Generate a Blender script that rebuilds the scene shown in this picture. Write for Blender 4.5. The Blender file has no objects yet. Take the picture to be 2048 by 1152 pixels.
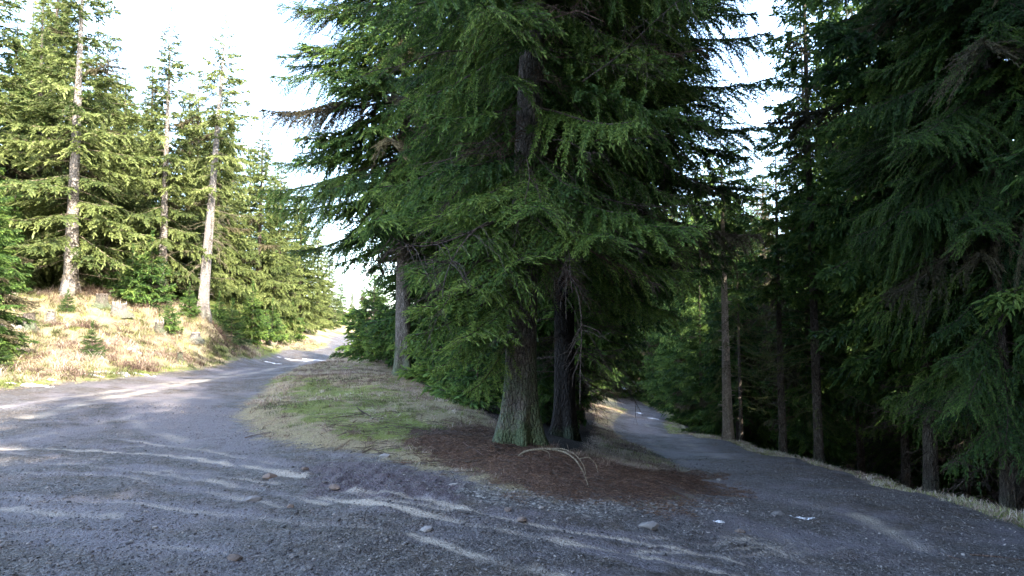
import bpy, math, numpy as np
from mathutils import Vector
R = math.radians
rs = np.random.RandomState

# ------------------------------------------------------------------ camera, sky, sun, exposure
scene = bpy.context.scene
F = 1500.0; CX, CY = 1024.0, 576.0; EYE = 1.6
PITCH = math.atan((680 - 576) / F)
cd = bpy.data.cameras.new("camera"); cam = bpy.data.objects.new("camera", cd)
scene.collection.objects.link(cam); scene.camera = cam
cd.sensor_width = 36; cd.lens = F / 2048 * 36; cd.clip_end = 2000; cd.clip_start = 0.05
cam.location = (0, 0, EYE); cam.rotation_euler = (math.pi / 2 + PITCH, 0, 0)

SUN_EL = 40.0
SUN_AZ = 146.0          # compass direction the sunlight comes from (0 = +y, clockwise)
world = bpy.data.worlds.new("World"); scene.world = world; world.use_nodes = True
wn = world.node_tree; bg = wn.nodes["Background"]
sky = wn.nodes.new("ShaderNodeTexSky"); sky.sky_type = 'NISHITA'; sky.sun_disc = False
sky.sun_elevation = R(SUN_EL); sky.sun_rotation = R(SUN_AZ)
sky.air_density = 1.0; sky.dust_density = 2.0; sky.ozone_density = 1.0
wn.links.new(sky.outputs[0], bg.inputs[0]); bg.inputs[1].default_value = 0.15
sl = bpy.data.lights.new("sun", 'SUN'); sun = bpy.data.objects.new("sun", sl)
scene.collection.objects.link(sun)
sl.energy = 2.3; sl.angle = R(0.5); sl.color = (1.0, 0.93, 0.80)
to_sun = Vector((math.sin(R(SUN_AZ)) * math.cos(R(SUN_EL)), math.cos(R(SUN_AZ)) * math.cos(R(SUN_EL)), math.sin(R(SUN_EL))))
sun.rotation_euler = to_sun.to_track_quat('Z', 'Y').to_euler()
scene.view_settings.view_transform = 'Standard'; scene.view_settings.look = 'None'
scene.view_settings.exposure = 3.25; scene.view_settings.gamma = 1.0
scene.render.engine = 'CYCLES'
cy = scene.cycles
cy.max_bounces = 5; cy.diffuse_bounces = 3; cy.glossy_bounces = 2; cy.transmission_bounces = 2
cy.use_denoising = True
try: cy.denoiser = 'OPENIMAGEDENOISE'
except Exception: pass

# ------------------------------------------------------------------ helpers: names, noise, meshes
def tag(o, label=None, cat=None, group=None, kind=None):
    if label: o['label'] = label
    if cat: o['category'] = cat
    if group: o['group'] = group
    if kind: o['kind'] = kind
    return o

def empty(name, loc, rz=0, scale=1.0):
    o = bpy.data.objects.new(name, None); scene.collection.objects.link(o)
    o.empty_display_size = 0.3; o.location = loc; o.rotation_euler = (0, 0, rz)
    o.scale = (scale,) * 3 if not hasattr(scale, '__len__') else scale
    return o

def _hash(ix, iy, seed):
    h = (ix.astype(np.int64) * 374761393 + iy.astype(np.int64) * 668265263 + seed * 1442695) & 0x7fffffff
    h = ((h ^ (h >> 13)) * 1274126177) & 0x7fffffff
    return ((h ^ (h >> 16)) & 0xffff) / 65535.0

def vnoise(x, y, s, seed=0):
    x = np.asarray(x, float) / s; y = np.asarray(y, float) / s
    ix = np.floor(x); iy = np.floor(y); fx = x - ix; fy = y - iy
    fx = fx * fx * (3 - 2 * fx); fy = fy * fy * (3 - 2 * fy)
    a = _hash(ix, iy, seed); b = _hash(ix + 1, iy, seed); c = _hash(ix, iy + 1, seed); d = _hash(ix + 1, iy + 1, seed)
    return (a * (1 - fx) + b * fx) * (1 - fy) + (c * (1 - fx) + d * fx) * fy - 0.5

def sstep(a, b, x):
    t = np.clip((x - a) / (b - a), 0, 1); return t * t * (3 - 2 * t)

class Geo:
    """Collects triangle soups: verts, tris, material index per tri, tone per vertex."""
    def __init__(s): s.V = []; s.T = []; s.M = []; s.A = []; s.S = []; s.n = 0
    def add(s, V, T, mat=0, tone=0.5, smooth=False):
        V = np.asarray(V, float).reshape(-1, 3); T = np.asarray(T, int).reshape(-1, 3)
        s.V.append(V); s.T.append(T + s.n); s.n += len(V)
        s.M.append(np.broadcast_to(np.asarray(mat, int), (len(T),)))
        s.A.append(np.broadcast_to(np.asarray(tone, float), (len(V),)))
        s.S.append(np.broadcast_to(np.asarray(smooth, bool), (len(T),)))
    def pack(s):
        return (np.concatenate(s.V), np.concatenate(s.T), np.concatenate(s.M), np.concatenate(s.A), np.concatenate(s.S))
    def addpack(s, P, Rm, t, tone_add=0.0, sc=1.0):
        V, T, M, A, S = P
        s.add((V * sc) @ np.asarray(Rm).T + t, T, M, np.clip(A + tone_add, 0, 1), S)
    def mesh(s, name, mats):
        V, T, M, A, S = s.pack(); me = bpy.data.meshes.new(name)
        me.vertices.add(len(V)); me.vertices.foreach_set("co", V.astype(np.float32).ravel())
        me.loops.add(len(T) * 3); me.polygons.add(len(T))
        me.polygons.foreach_set("loop_start", np.arange(0, len(T) * 3, 3, dtype=np.int32))
        me.polygons.foreach_set("loop_total", np.full(len(T), 3, np.int32))
        me.loops.foreach_set("vertex_index", T.astype(np.int32).ravel())
        for m in mats: me.materials.append(m)
        me.polygons.foreach_set("material_index", M.astype(np.int32))
        me.polygons.foreach_set("use_smooth", S)
        at = me.attributes.new("tone", 'FLOAT', 'POINT'); at.data.foreach_set("value", A.astype(np.float32))
        me.update(calc_edges=True); return me
    def obj(s, name, mats, parent=None):
        o = bpy.data.objects.new(name, s.mesh(name, mats)); scene.collection.objects.link(o); o.parent = parent
        return o

def nrm(v): return v / np.maximum(np.linalg.norm(v, axis=-1, keepdims=True), 1e-9)

def tube(g, P, rad, k=6, mat=0, tone=0.5, cap=False, jitter=None):
    P = np.asarray(P, float); n = len(P); rad = np.broadcast_to(np.asarray(rad, float), (n,))
    D = nrm(np.gradient(P, axis=0)); up = np.array([0, 0, 1.0]) if abs(D[0, 2]) < 0.8 else np.array([1.0, 0, 0])
    A = nrm(np.cross(D, up)); B = nrm(np.cross(D, A))
    th = np.arange(k) * 2 * math.pi / k
    rr = rad[:, None] * (1 if jitter is None else jitter)
    V = P[:, None, :] + rr[..., None] * (np.cos(th)[None, :, None] * A[:, None, :] + np.sin(th)[None, :, None] * B[:, None, :])
    i = np.arange(n - 1)[:, None] * k; j = np.arange(k)[None, :]; j2 = (j + 1) % k
    a = i + j; b = i + j2; c = i + k + j2; d = i + k + j
    T = np.concatenate([np.stack([a, b, c], -1).reshape(-1, 3), np.stack([a, c, d], -1).reshape(-1, 3)])
    V = V.reshape(-1, 3)
    if cap:
        V = np.vstack([V, P[0], P[-1]]); jj = np.arange(k); j2 = (jj + 1) % k
        T = np.vstack([T, np.stack([np.full(k, n * k), j2, jj], -1), np.stack([np.full(k, n * k + 1), (n - 1) * k + jj, (n - 1) * k + j2], -1)])
    g.add(V, T, mat, tone, True)

def shoots(g, P, D, L, W, tone, mat=0, rng=None, flat=None):
    """needle-clad shoots: two crossed spindles per shoot, vectorised"""
    N = len(P); D = nrm(D); ref = nrm(rng.normal(size=(N, 3)))
    if flat is not None: ref = nrm(ref * 0.35 + flat)
    A = nrm(np.cross(D, ref)); B = np.cross(D, A)
    L = np.asarray(L)[:, None]; W = np.asarray(W)[:, None] * 0.5
    m = P + D * L * 0.45
    V = np.stack([P, P + D * L, m + A * W, m - A * W, m + B * W * 0.8, m - B * W * 0.8], 1).reshape(-1, 3)
    T0 = np.array([[0, 2, 1], [0, 1, 3], [0, 4, 1], [0, 1, 5]])
    T = (np.arange(N)[:, None, None] * 6 + T0[None]).reshape(-1, 3)
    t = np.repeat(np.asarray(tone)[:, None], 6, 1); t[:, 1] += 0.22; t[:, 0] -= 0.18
    g.add(V, T, mat, np.clip(t, 0, 1).ravel(), False)

# ------------------------------------------------------------------ terrain height field
sp, cp = math.sin(PITCH), math.cos(PITCH)
def ray(px, py):
    u = (px - CX) / F; v = (CY - py) / F
    return np.array([u, cp - v * sp, sp + v * cp])
def at(px, py, Y):
    d = ray(px, py); return np.array([0, 0, EYE]) + d * (Y / d[1])
ctrl = [  # pixel, pixel, metres ahead: what the photograph shows of the lie of the land
 (1024,1152,5.1),(0,1152,5.0),(500,1152,5.05),(2048,1152,6.5),(1500,1100,6.9),(1500,1020,9.3),(1200,1050,6.9),(300,1000,7.5),(100,880,12),
 (0,778,21),(200,763,23.5),(400,741,31),(500,722,38),(600,703,50),(660,694,60),(700,691,66),
 (660,712,47),(600,732,35),(560,745,31),(300,800,17.5),(0,830,15.5),
 (535,790,22),(500,850,14.3),(600,900,11),(850,940,9.2),(1000,975,8.15),(1150,1000,7.7),(1300,1005,8.1),(1440,985,11.0),(1360,938,14.2),(1180,960,9.2),
 (700,720,40),(650,800,18.7),(750,850,13.2),(850,880,11.4),(805,755,26),(900,800,19),(960,835,15),(1060,893,11.2),
 (1130,882,14.5),(1230,905,15.8),(1235,890,20.5),(1220,878,25),(1205,866,30),(1210,852,38),(1230,832,52),(1232,818,66),(1160,850,26),(1180,840,32),(1280,945,12.8),(1200,920,12.6),
 (1330,915,17.5),(1250,880,25),(1225,865,33),(1230,845,48),(1270,826,60),(1245,812,78),(1250,806,90),
 (1600,917,17.5),(1440,880,25),(1375,867,33),(1320,845,48),(1325,826,62),(1290,812,78),
 (1840,985,11.6),(2048,1060,9.1),(1700,945,14.5),
 (1450,885,27),(1630,930,21.5),(1560,915,24),(1720,965,17),(1870,1020,13.4),(2020,1050,11.8),
 (0,740,24),(100,740,25),(0,640,30),(130,590,36),(300,600,38),(410,632,38),(465,697,39),(600,694,55),(550,690,47),(185,700,28.5),(300,702,32),(60,690,28.5),(300,752,27),(100,771,22.2),(450,732,34.3),(550,713,43),(0,600,38),(400,705,35),
]
CP = [at(*c) for c in ctrl]
CP += [np.array(p, float) for p in [(-5,-5,.1),(5,-5,-.5),(-15,-10,.5),(15,-10,-2.2),(-30,5,1.2),(-30,20,1.8),(30,10,-5),(20,20,-4.0),
  (40,50,-10),(60,0,-10),(-60,40,9),(-60,-20,5),(0,-60,1),(60,-60,-8),(-40,80,9),(0,120,1),(30,120,-8),(60,100,-12),(-80,120,12),
  (-30,60,6),(-5,60,-.2),(-16,90,1.6),(14,60,-5),(20,60,-7),(-5,90,-1),(2,40,-1.5),(-1,30,-.8),(0,1,0),(3,2,-.15),(-4,2,.03),(16,40,-5.2),(12,25,-3.4)]]
CP = np.array(CP)
def _U(r2): return np.where(r2 > 1e-9, r2 * np.log(r2 + 1e-12), 0)
def _fit(C, lam=0.6):
    n = len(C); d2 = ((C[:, None, :2] - C[None, :, :2]) ** 2).sum(-1)
    K = _U(d2) + lam * np.eye(n) * np.maximum(1, C[:, 1] / 10)
    Pm = np.hstack([np.ones((n, 1)), C[:, :2]])
    A = np.block([[K, Pm], [Pm.T, np.zeros((3, 3))]])
    return np.linalg.solve(A, np.concatenate([C[:, 2], np.zeros(3)]))
TW = _fit(CP)
def ground0(x, y):
    x = np.asarray(x, float); y = np.asarray(y, float); sh = x.shape; x = x.ravel(); y = y.ravel()
    r = np.hypot(x, y); k = np.where(r > 125, 125 / np.maximum(r, 1e-6), 1.0); x = x * k; y = y * k
    out = np.empty(len(x)); n = len(CP)
    for s in range(0, len(x), 40000):
        a = x[s:s + 40000]; b = y[s:s + 40000]
        d2 = (a[:, None] - CP[None, :, 0]) ** 2 + (b[:, None] - CP[None, :, 1]) ** 2
        out[s:s + 40000] = _U(d2) @ TW[:n] + TW[n] + TW[n + 1] * a + TW[n + 2] * b
    return out.reshape(sh)
def hit(px, py, tmax=150):
    d = ray(px, py); d = d / d[1]; t = np.arange(2.0, tmax, 0.1)
    z = EYE + d[2] * t; g = ground0(d[0] * t, t); k = np.nonzero(z < g + .035)[0]
    tt = t[k[0]] if len(k) else 100.0
    if len(k) and k[0] > 0:
        i = k[0]; a = z[i - 1] - g[i - 1]; b = g[i] - z[i]; tt = t[i - 1] + 0.1 * a / max(a + b, 1e-9)
    return np.array([d[0] * tt, tt])
def hits(L): return np.array([hit(*p) if len(p) == 2 else at(*p)[:2] for p in L])

polyI = np.vstack([hits([(700,695,64),(662,711,47),(603,731,36),(560,746,30.5),(520,780),(470,830),(520,880),(600,898),(700,912),(850,945),(1000,985),(1150,1002),
   (1300,1008),(1400,1003),(1440,987),(1430,965),(1370,938),(1330,915,17.5),(1250,880,25),(1225,865,33),(1231,845,48)]), [(9.6,62),(11,78),(12.5,90),(13,125),(-13,125)]])
polyL = np.vstack([hits([(0,778,21),(200,763,23.5),(400,741,31),(500,722,38),(600,703,50),(655,694.5,59)]), [(-16.8,70),(-19,90),(-20,125),(-150,125),(-150,8),(-30,17)]])
polyR = np.vstack([[(5.2,-100),(5.3,0)], hits([(2048,1062,9.1),(1960,1025,10.2),(1850,988,11.5),(1700,943,14.6),(1600,916,17.6),(1500,890,22.5),(1380,868,33),(1325,846,47)]),
   [(12.6,62),(14.6,78),(16.2,90),(17,125),(150,125),(150,-100)]])

def sdist(x, y, poly):
    """signed distance, positive inside"""
    x = np.asarray(x, float).ravel(); y = np.asarray(y, float).ravel()
    best = np.full(len(x), 1e9); inside = np.zeros(len(x), bool)
    for i in range(len(poly)):
        a = poly[i]; b = poly[(i + 1) % len(poly)]; e = b - a
        t = np.clip(((x - a[0]) * e[0] + (y - a[1]) * e[1]) / (e @ e + 1e-12), 0, 1)
        best = np.minimum(best, (x - a[0] - t * e[0]) ** 2 + (y - a[1] - t * e[1]) ** 2)
        c = (a[1] > y) != (b[1] > y)
        xi = a[0] + (y - a[1]) * e[0] / (e[1] if abs(e[1]) > 1e-12 else 1e-12)
        inside ^= c & (x < xi)
    return np.where(inside, 1, -1) * np.sqrt(best)
def pdist(x, y, line):
    x = np.asarray(x, float); y = np.asarray(y, float); best = np.full(len(x), 1e9)
    for i in range(len(line) - 1):
        a = line[i]; e = line[i + 1] - a
        t = np.clip(((x - a[0]) * e[0] + (y - a[1]) * e[1]) / (e @ e + 1e-12), 0, 1)
        best = np.minimum(best, (x - a[0] - t * e[0]) ** 2 + (y - a[1] - t * e[1]) ** 2)
    return np.sqrt(best)

tracks = [([(0,899),(100,901),(200,905),(350,913),(500,935),(600,957)],.10,1.0),
 ([(150,903),(300,893),(420,905)],.07,.5),
 ([(0,928),(150,932),(300,946),(500,976),(650,1003)],.09,.8),([(0,905),(200,925),(400,950),(560,968)],.08,.7),
 ([(640,992),(800,1017),(950,1045),(1100,1072),(1250,1098),(1400,1130),(1480,1150)],.07,1.0),
 ([(700,985),(850,1000),(1000,1030),(1150,1060),(1300,1085),(1420,1108),(1560,1150)],.06,.9),
 ([(820,1065),(900,1088),(980,1115),(1060,1133),(1110,1150)],.08,1.2),
 ([(0,996),(200,1003),(400,1022),(600,1038),(850,1060)],.09,.6),([(0,1015),(100,1022),(220,1035)],.16,.7),
 ([(0,850),(150,812),(300,782),(450,753),(560,735),(620,719)],.35,.8),([(0,815),(200,787),(350,766),(500,738)],.30,.6),
 ([(60,880),(180,850),(330,815),(420,790)],.25,.5),([(270,840),(330,870),(400,890)],.25,.5),
 ([(1720,1032),(1780,1062),(1840,1098)],.17,.8),([(1250,1095),(1500,1112),(1620,1105),(1720,1098)],.05,.7),
 ([(1480,1045),(1560,1075),(1600,1100),(1560,1130)],.25,.35),
 ([(1380,1020),(1600,1060),(1800,1120)],.05,.4),([(1310,828),(1290,845),(1330,870),(1450,915)],.3,.4),
 ([(1420,965),(1520,990),(1700,1030)],.2,.35),([(1290,815),(1270,850),(1300,885),(1380,930)],.25,.35)]
tracks += [([(0,945),(250,955),(420,985),(560,1010)],.07,.6),([(500,960),(640,975),(760,1000),(900,1015)],.05,.6),([(900,1035),(1050,1062),(1200,1100),(1300,1130)],.05,.6),([(1100,1045),(1280,1070),(1400,1085),(1500,1085)],.05,.5),([(0,1060),(200,1075),(420,1095)],.12,.4),([(100,870),(260,880),(420,905),(580,935)],.08,.55),([(1450,1075),(1530,1092),(1600,1120),(1640,1150)],.10,.6)]
tracks += [([(1490 - 6 * q, 1072 + 9 * q), (1545, 1070 + 9 * q), (1600 + 5 * q, 1074 + 9 * q)], .022, .9) for q in range(7)]
tracks = [(hits(a), w, s) for a, w, s in tracks]
polyMud = hits([(600,925),(760,930),(900,960),(960,985),(900,1005),(760,995),(640,985),(600,955)])
def ground(x, y):
    x = np.asarray(x, float); y = np.asarray(y, float)
    z = ground0(x, y); sh = z.shape; xf = x.ravel(); yf = y.ravel()
    e = np.maximum(np.maximum(sdist(xf, yf, polyI), sdist(xf, yf, polyL)), sdist(xf, yf, polyR)).reshape(sh)
    eL = sdist(xf, yf, polyL).reshape(sh)
    veg = sstep(0.0, 0.7, e)
    z = z + veg * (0.05 + vnoise(x, y, 1.3, 3) * 0.14 + vnoise(x, y, 0.4, 4) * 0.06) \
          + sstep(1.2, 4, eL) * (vnoise(x, y, 3.5, 5) * 0.7 + vnoise(x, y, 1.6, 8) * 0.35) * sstep(60, 25, np.hypot(x, y) * .8) \
          + vnoise(x, y, 5.0, 6) * 0.05 * sstep(3, 8, np.hypot(x, y)) + (1 - veg) * (vnoise(x, y, 0.6, 7) * 0.04 + vnoise(x, y, 0.2, 9) * 0.028 + vnoise(x, y, .09, 10) * .018)
    near_ = (np.hypot(x, y) < 14) & (y > 0)
    if near_.any():
        m = sstep(-.3, .3, sdist(x[near_], y[near_], polyMud)) if x.ndim else 0
        z = z.copy(); z[near_] += m * (np.abs(vnoise(x[near_], y[near_], .16, 61)) * .11 + np.abs(vnoise(x[near_], y[near_], .07, 62)) * .06)
        dz = 0
        for ln, w, s_ in tracks:
            if w < .03 or w > .2: continue
            q = pdist(x[near_], y[near_], ln) / w; dz = np.minimum(dz, -.018 * np.exp(-q * q)) + .006 * np.exp(-((q - 2.1) / .7) ** 2)
        z[near_] += dz
    return z
def G1(x, y): return float(ground(np.array([x]), np.array([y]))[0])

polyNeedle = hits([(850,868),(900,858),(960,850),(1000,868),(1050,892),(1090,905),(1180,935),(1360,942),(1400,950),(1440,985),(1400,1001),(1300,1006),(1150,998),(1000,972),(900,938),(850,922),(810,890)])
polyGreen = hits([(560,790),(640,765),(760,790),(860,840),(900,862),(820,880),(700,880),(600,865),(560,840)])
polyPebble = hits([(900,962),(1150,1000),(1400,1006),(1500,990),(1500,1030),(1300,1035),(1100,1025),(950,1005)])
polyWet = hits([(230,800),(420,770),(480,830),(560,880),(560,930),(400,900),(250,870)])
polyShadow = None

# polar sheet around the viewpoint's foot point, out to the far forest
th = np.concatenate([np.arange(-180, -41, 3.0), np.arange(-41, 41.01, 0.2), np.arange(44, 180, 3.0)])
rr = np.concatenate([[0.05, 0.5, 1.2, 2.0, 2.8], 3.4 * 1.0078 ** np.arange(0, 560)]); rr = rr[rr < 260]; rr = np.append(rr, [320, 420, 600])
TH, RR = np.meshgrid(np.radians(th), rr); gx = np.sin(TH) * RR; gy = np.cos(TH) * RR
gz = ground(gx, gy)
nx, ny = len(th), len(rr); fx = gx.ravel(); fy = gy.ravel()
sI, sL, sR = sdist(fx, fy, polyI), sdist(fx, fy, polyL), sdist(fx, fy, polyR)
edge = np.maximum(np.maximum(sI, sL), sR)
wob = .35 * vnoise(fx, fy, .7, 81) + .35 * vnoise(fx, fy, .25, 82)
trk = np.zeros(len(fx))
for ln, w, s in tracks:
    d = pdist(fx, fy, ln); ww = w * (1 + .5 * vnoise(fx, fy, .9, 12))
    trk = np.maximum(trk, s * np.exp(-(np.maximum(d + .08 * wob, 0) / ww) ** 2) * (0.7 + 1.0 * vnoise(fx, fy, 0.8, 11) + .5 * vnoise(fx, fy, .22, 13)))
needle = sstep(-.4, .35, sdist(fx, fy, polyNeedle) + 1.3 * wob)
rid = np.array([hit(830, 762), hit(900, 800), hit(960, 836), hit(1040, 880)])
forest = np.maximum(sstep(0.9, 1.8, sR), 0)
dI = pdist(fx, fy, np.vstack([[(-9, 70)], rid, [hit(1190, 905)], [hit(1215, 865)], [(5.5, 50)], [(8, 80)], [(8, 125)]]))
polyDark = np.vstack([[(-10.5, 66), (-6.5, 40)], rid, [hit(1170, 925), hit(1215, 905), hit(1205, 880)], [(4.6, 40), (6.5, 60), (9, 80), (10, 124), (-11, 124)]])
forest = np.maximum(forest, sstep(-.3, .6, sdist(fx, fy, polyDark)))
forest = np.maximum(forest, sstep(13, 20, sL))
green = np.maximum(sstep(-.8, .8, sdist(fx, fy, polyGreen)) * .9, 0)
green = np.maximum(green, .55 * sstep(1.4, .2, sR) * (sR > 0)); green = np.maximum(green, .45 * sstep(1.6, .2, sL) * (sL > 0))
green = np.clip(green * 1.1 + (1.0 * vnoise(fx, fy, 1.8, 21) + 1.0 * vnoise(fx, fy, .5, 22) + .5 * vnoise(fx, fy, .2, 23)) * (edge > -.3), 0, 1)
comp = np.zeros(len(fx))
for ln, w, s in tracks: comp = np.maximum(comp, np.exp(-(pdist(fx, fy, ln) / (3.2 * w)) ** 2))
mud = sstep(-.3, .4, sdist(fx, fy, polyMud) + wob); peb = .75 * sstep(-.3, .35, sdist(fx, fy, polyPebble) + 1.2 * wob); wet = sstep(-.8, 1.0, sdist(fx, fy, polyWet) + 2 * wob); wet = np.maximum(wet, .75 * comp * (.8 + vnoise(fx, fy, 1.1, 98) + .6 * vnoise(fx, fy, .3, 99)))
edge = edge + .45 * wob * (np.abs(edge) < 2)

# ------------------------------------------------------------------ materials
def newmat(name):
    m = bpy.data.materials.new(name); m.use_nodes = True
    nt = m.node_tree; b = nt.nodes["Principled BSDF"]; b.inputs["Roughness"].default_value = 0.85
    b.inputs["Specular IOR Level"].default_value = 0.3
    return m, nt, b
def N(nt, t, **kw):
    n = nt.nodes.new(t)
    for k, v in kw.items():
        if k.startswith("i_"): n.inputs[k[2:].replace("_", " ")].default_value = v
        else: setattr(n, k, v)
    return n
def mixc(nt, f, a, b, typ='MIX'):
    n = nt.nodes.new("ShaderNodeMix"); n.data_type = 'RGBA'; n.blend_type = typ
    for i, v in ((0, f), (6, a), (7, b)):
        if hasattr(v, 'links') or hasattr(v, 'is_linked'): nt.links.new(v, n.inputs[i])
        else: n.inputs[i].default_value = (*v, 1) if isinstance(v, tuple) and len(v) == 3 else v
    return n.outputs[2]
def math_(nt, op, a, b=None, c=None, clamp=False):
    n = nt.nodes.new("ShaderNodeMath"); n.operation = op; n.use_clamp = clamp
    for i, v in enumerate((a, b, c)):
        if v is None: continue
        if hasattr(v, 'is_linked'): nt.links.new(v, n.inputs[i])
        else: n.inputs[i].default_value = v
    return n.outputs[0]
def ramp(nt, f, stops, interp='LINEAR'):
    n = nt.nodes.new("ShaderNodeValToRGB"); n.color_ramp.interpolation = interp; e = n.color_ramp.elements
    while len(e) < len(stops): e.new(0.5)
    for i, (p, c) in enumerate(stops): e[i].position = p; e[i].color = (*c, 1)
    nt.links.new(f, n.inputs[0]); return n.outputs[0]
def noise(nt, scale, detail=4, rough=.6, vec=None, dist=0):
    n = nt.nodes.new("ShaderNodeTexNoise"); n.inputs["Scale"].default_value = scale; n.inputs["Detail"].default_value = detail
    n.inputs["Roughness"].default_value = rough; n.inputs["Distortion"].default_value = dist
    if vec is not None: nt.links.new(vec, n.inputs["Vector"])
    return n.outputs[0]
def attr(nt, name):
    n = nt.nodes.new("ShaderNodeAttribute"); n.attribute_name = name; return n

def ground_material():
    m, nt, b = newmat("ground_surface"); geo = nt.nodes.new("ShaderNodeNewGeometry"); pos = geo.outputs["Position"]
    n_big = noise(nt, .9, 5, .65, pos); n_mid = noise(nt, 5, 5, .65, pos); n_fine = noise(nt, 40, 4, .7, pos); n_veryfine = noise(nt, 150, 3, .7, pos)
    vor = N(nt, "ShaderNodeTexVoronoi", feature='F1'); vor.inputs["Scale"].default_value = 30; nt.links.new(pos, vor.inputs["Vector"])
    vor2 = N(nt, "ShaderNodeTexVoronoi", feature='F1'); vor2.inputs["Scale"].default_value = 70; nt.links.new(pos, vor2.inputs["Vector"])
    sep = nt.nodes.new("ShaderNodeSeparateColor"); nt.links.new(vor.outputs["Color"], sep.inputs[0])
    sep2 = nt.nodes.new("ShaderNodeSeparateColor"); nt.links.new(vor2.outputs["Color"], sep2.inputs[0])
    # crushed dark gravel, stone by stone
    grav = ramp(nt, sep.outputs[0], [(0, (.026, .022, .021)), (.4, (.10, .088, .083)), (.75, (.21, .185, .17)), (.92, (.24, .20, .17)), (1, (.50, .47, .45))])
    grav2 = ramp(nt, sep2.outputs[1], [(0, (.034, .028, .026)), (.55, (.14, .12, .113)), (.9, (.27, .235, .21)), (1, (.45, .42, .40))])
    grav = mixc(nt, .5, grav, grav2)
    brown = ramp(nt, n_mid, [(.36, (.036, .025, .016)), (.64, (.17, .12, .075))])
    grav = mixc(nt, ramp(nt, n_big, [(.40, (0,)*3), (.54, (1,)*3)]), grav, brown)
    grey = ramp(nt, n_fine, [(.3, (.15, .13, .14)), (.7, (.30, .265, .28))])
    grav = mixc(nt, .45, grav, ramp(nt, sep.outputs[2], [(0, (.02, .018, .02)), (.6, (.11, .10, .10)), (1, (.3, .28, .27))]))
    grav = mixc(nt, ramp(nt, noise(nt, .55, 6, .7, pos), [(.50, (0,)*3), (.62, (.75,)*3)]), grav, grey)
    A = attr(nt, "reg"); s = nt.nodes.new("ShaderNodeSeparateColor"); nt.links.new(A.outputs["Color"], s.inputs[0])
    B = attr(nt, "reg2"); s2 = nt.nodes.new("ShaderNodeSeparateColor"); nt.links.new(B.outputs["Color"], s2.inputs[0])
    def soft(v, lo=.35, hi=.65, n=n_mid, amp=.5):
        t = math_(nt, 'MULTIPLY_ADD', n, amp, math_(nt, 'SUBTRACT', v, amp * .5)); return ramp(nt, t, [(lo, (0,)*3), (hi, (1,)*3)])
    mudc = ramp(nt, n_fine, [(.3, (.075, .055, .058)), (.7, (.19, .15, .16))])
    grav = mixc(nt, soft(s2.outputs[0]), grav, mudc)
    pebc = ramp(nt, sep.outputs[1], [(0, (.07, .06, .055)), (.5, (.16, .145, .13)), (.85, (.30, .28, .25)), (1, (.6, .57, .52))])
    grav = mixc(nt, soft(s2.outputs[1]), grav, pebc)
    wetc = ramp(nt, n_fine, [(.3, (.135, .118, .125)), (.7, (.27, .24, .25))])
    grav = mixc(nt, math_(nt, 'MULTIPLY', soft(s2.outputs[2], .4, .7, n_big, .9), .8), grav, wetc)
    sand = ramp(nt, n_fine, [(.3, (.26, .22, .175)), (.7, (.42, .365, .295))])
    grav = mixc(nt, soft(s.outputs[2], .24, .7, n_mid, .55), grav, sand)
    # litter, moss and straw-coloured turf
    ndl = ramp(nt, n_fine, [(.25, (.035, .022, .016)), (.5, (.12, .07, .046)), (.75, (.24, .16, .11))])
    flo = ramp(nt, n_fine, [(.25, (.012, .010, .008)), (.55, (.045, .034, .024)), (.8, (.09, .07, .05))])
    moss = ramp(nt, n_fine, [(.25, (.08, .10, .022)), (.55, (.26, .30, .07)), (.8, (.48, .47, .18))])
    straw = ramp(nt, n_fine, [(.25, (.14, .105, .05)), (.5, (.40, .33, .18)), (.75, (.62, .54, .34))])
    turf = mixc(nt, soft(s.outputs[1], .35, .6), straw, moss)
    E = attr(nt, "edge")
    veg = mixc(nt, soft(s.outputs[0]), turf, ndl)
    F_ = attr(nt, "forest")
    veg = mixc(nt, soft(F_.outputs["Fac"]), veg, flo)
    e2 = math_(nt, 'ADD', math_(nt, 'MULTIPLY_ADD', n_mid, 1.1, -.55), E.outputs["Fac"])
    fe = ramp(nt, math_(nt, 'MULTIPLY_ADD', e2, .8, .35), [(.3, (0,)*3), (.62, (1,)*3)])
    col = mixc(nt, fe, grav, veg)
    nt.links.new(col, b.inputs["Base Color"])
    rough = mixc(nt, fe, mixc(nt, n_mid, (.35,)*3, (.75,)*3), (.95,)*3); nt.links.new(rough, b.inputs["Roughness"])
    h = math_(nt, 'ADD', math_(nt, 'MULTIPLY', vor.outputs["Distance"], -.9), math_(nt, 'MULTIPLY', vor2.outputs["Distance"], -.5))
    h = math_(nt, 'ADD', h, math_(nt, 'MULTIPLY', n_fine, 1.2)); h = math_(nt, 'ADD', h, math_(nt, 'MULTIPLY', n_mid, 1.5))
    h = math_(nt, 'MULTIPLY', h, math_(nt, 'MULTIPLY_ADD', s.outputs[2], -.7, 1.0))
    bump = N(nt, "ShaderNodeBump"); bump.inputs["Strength"].default_value = 1.0; bump.inputs["Distance"].default_value = .05
    nt.links.new(h, bump.inputs["Height"]); nt.links.new(bump.outputs[0], b.inputs["Normal"])
    return m
M_ground = ground_material()

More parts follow.
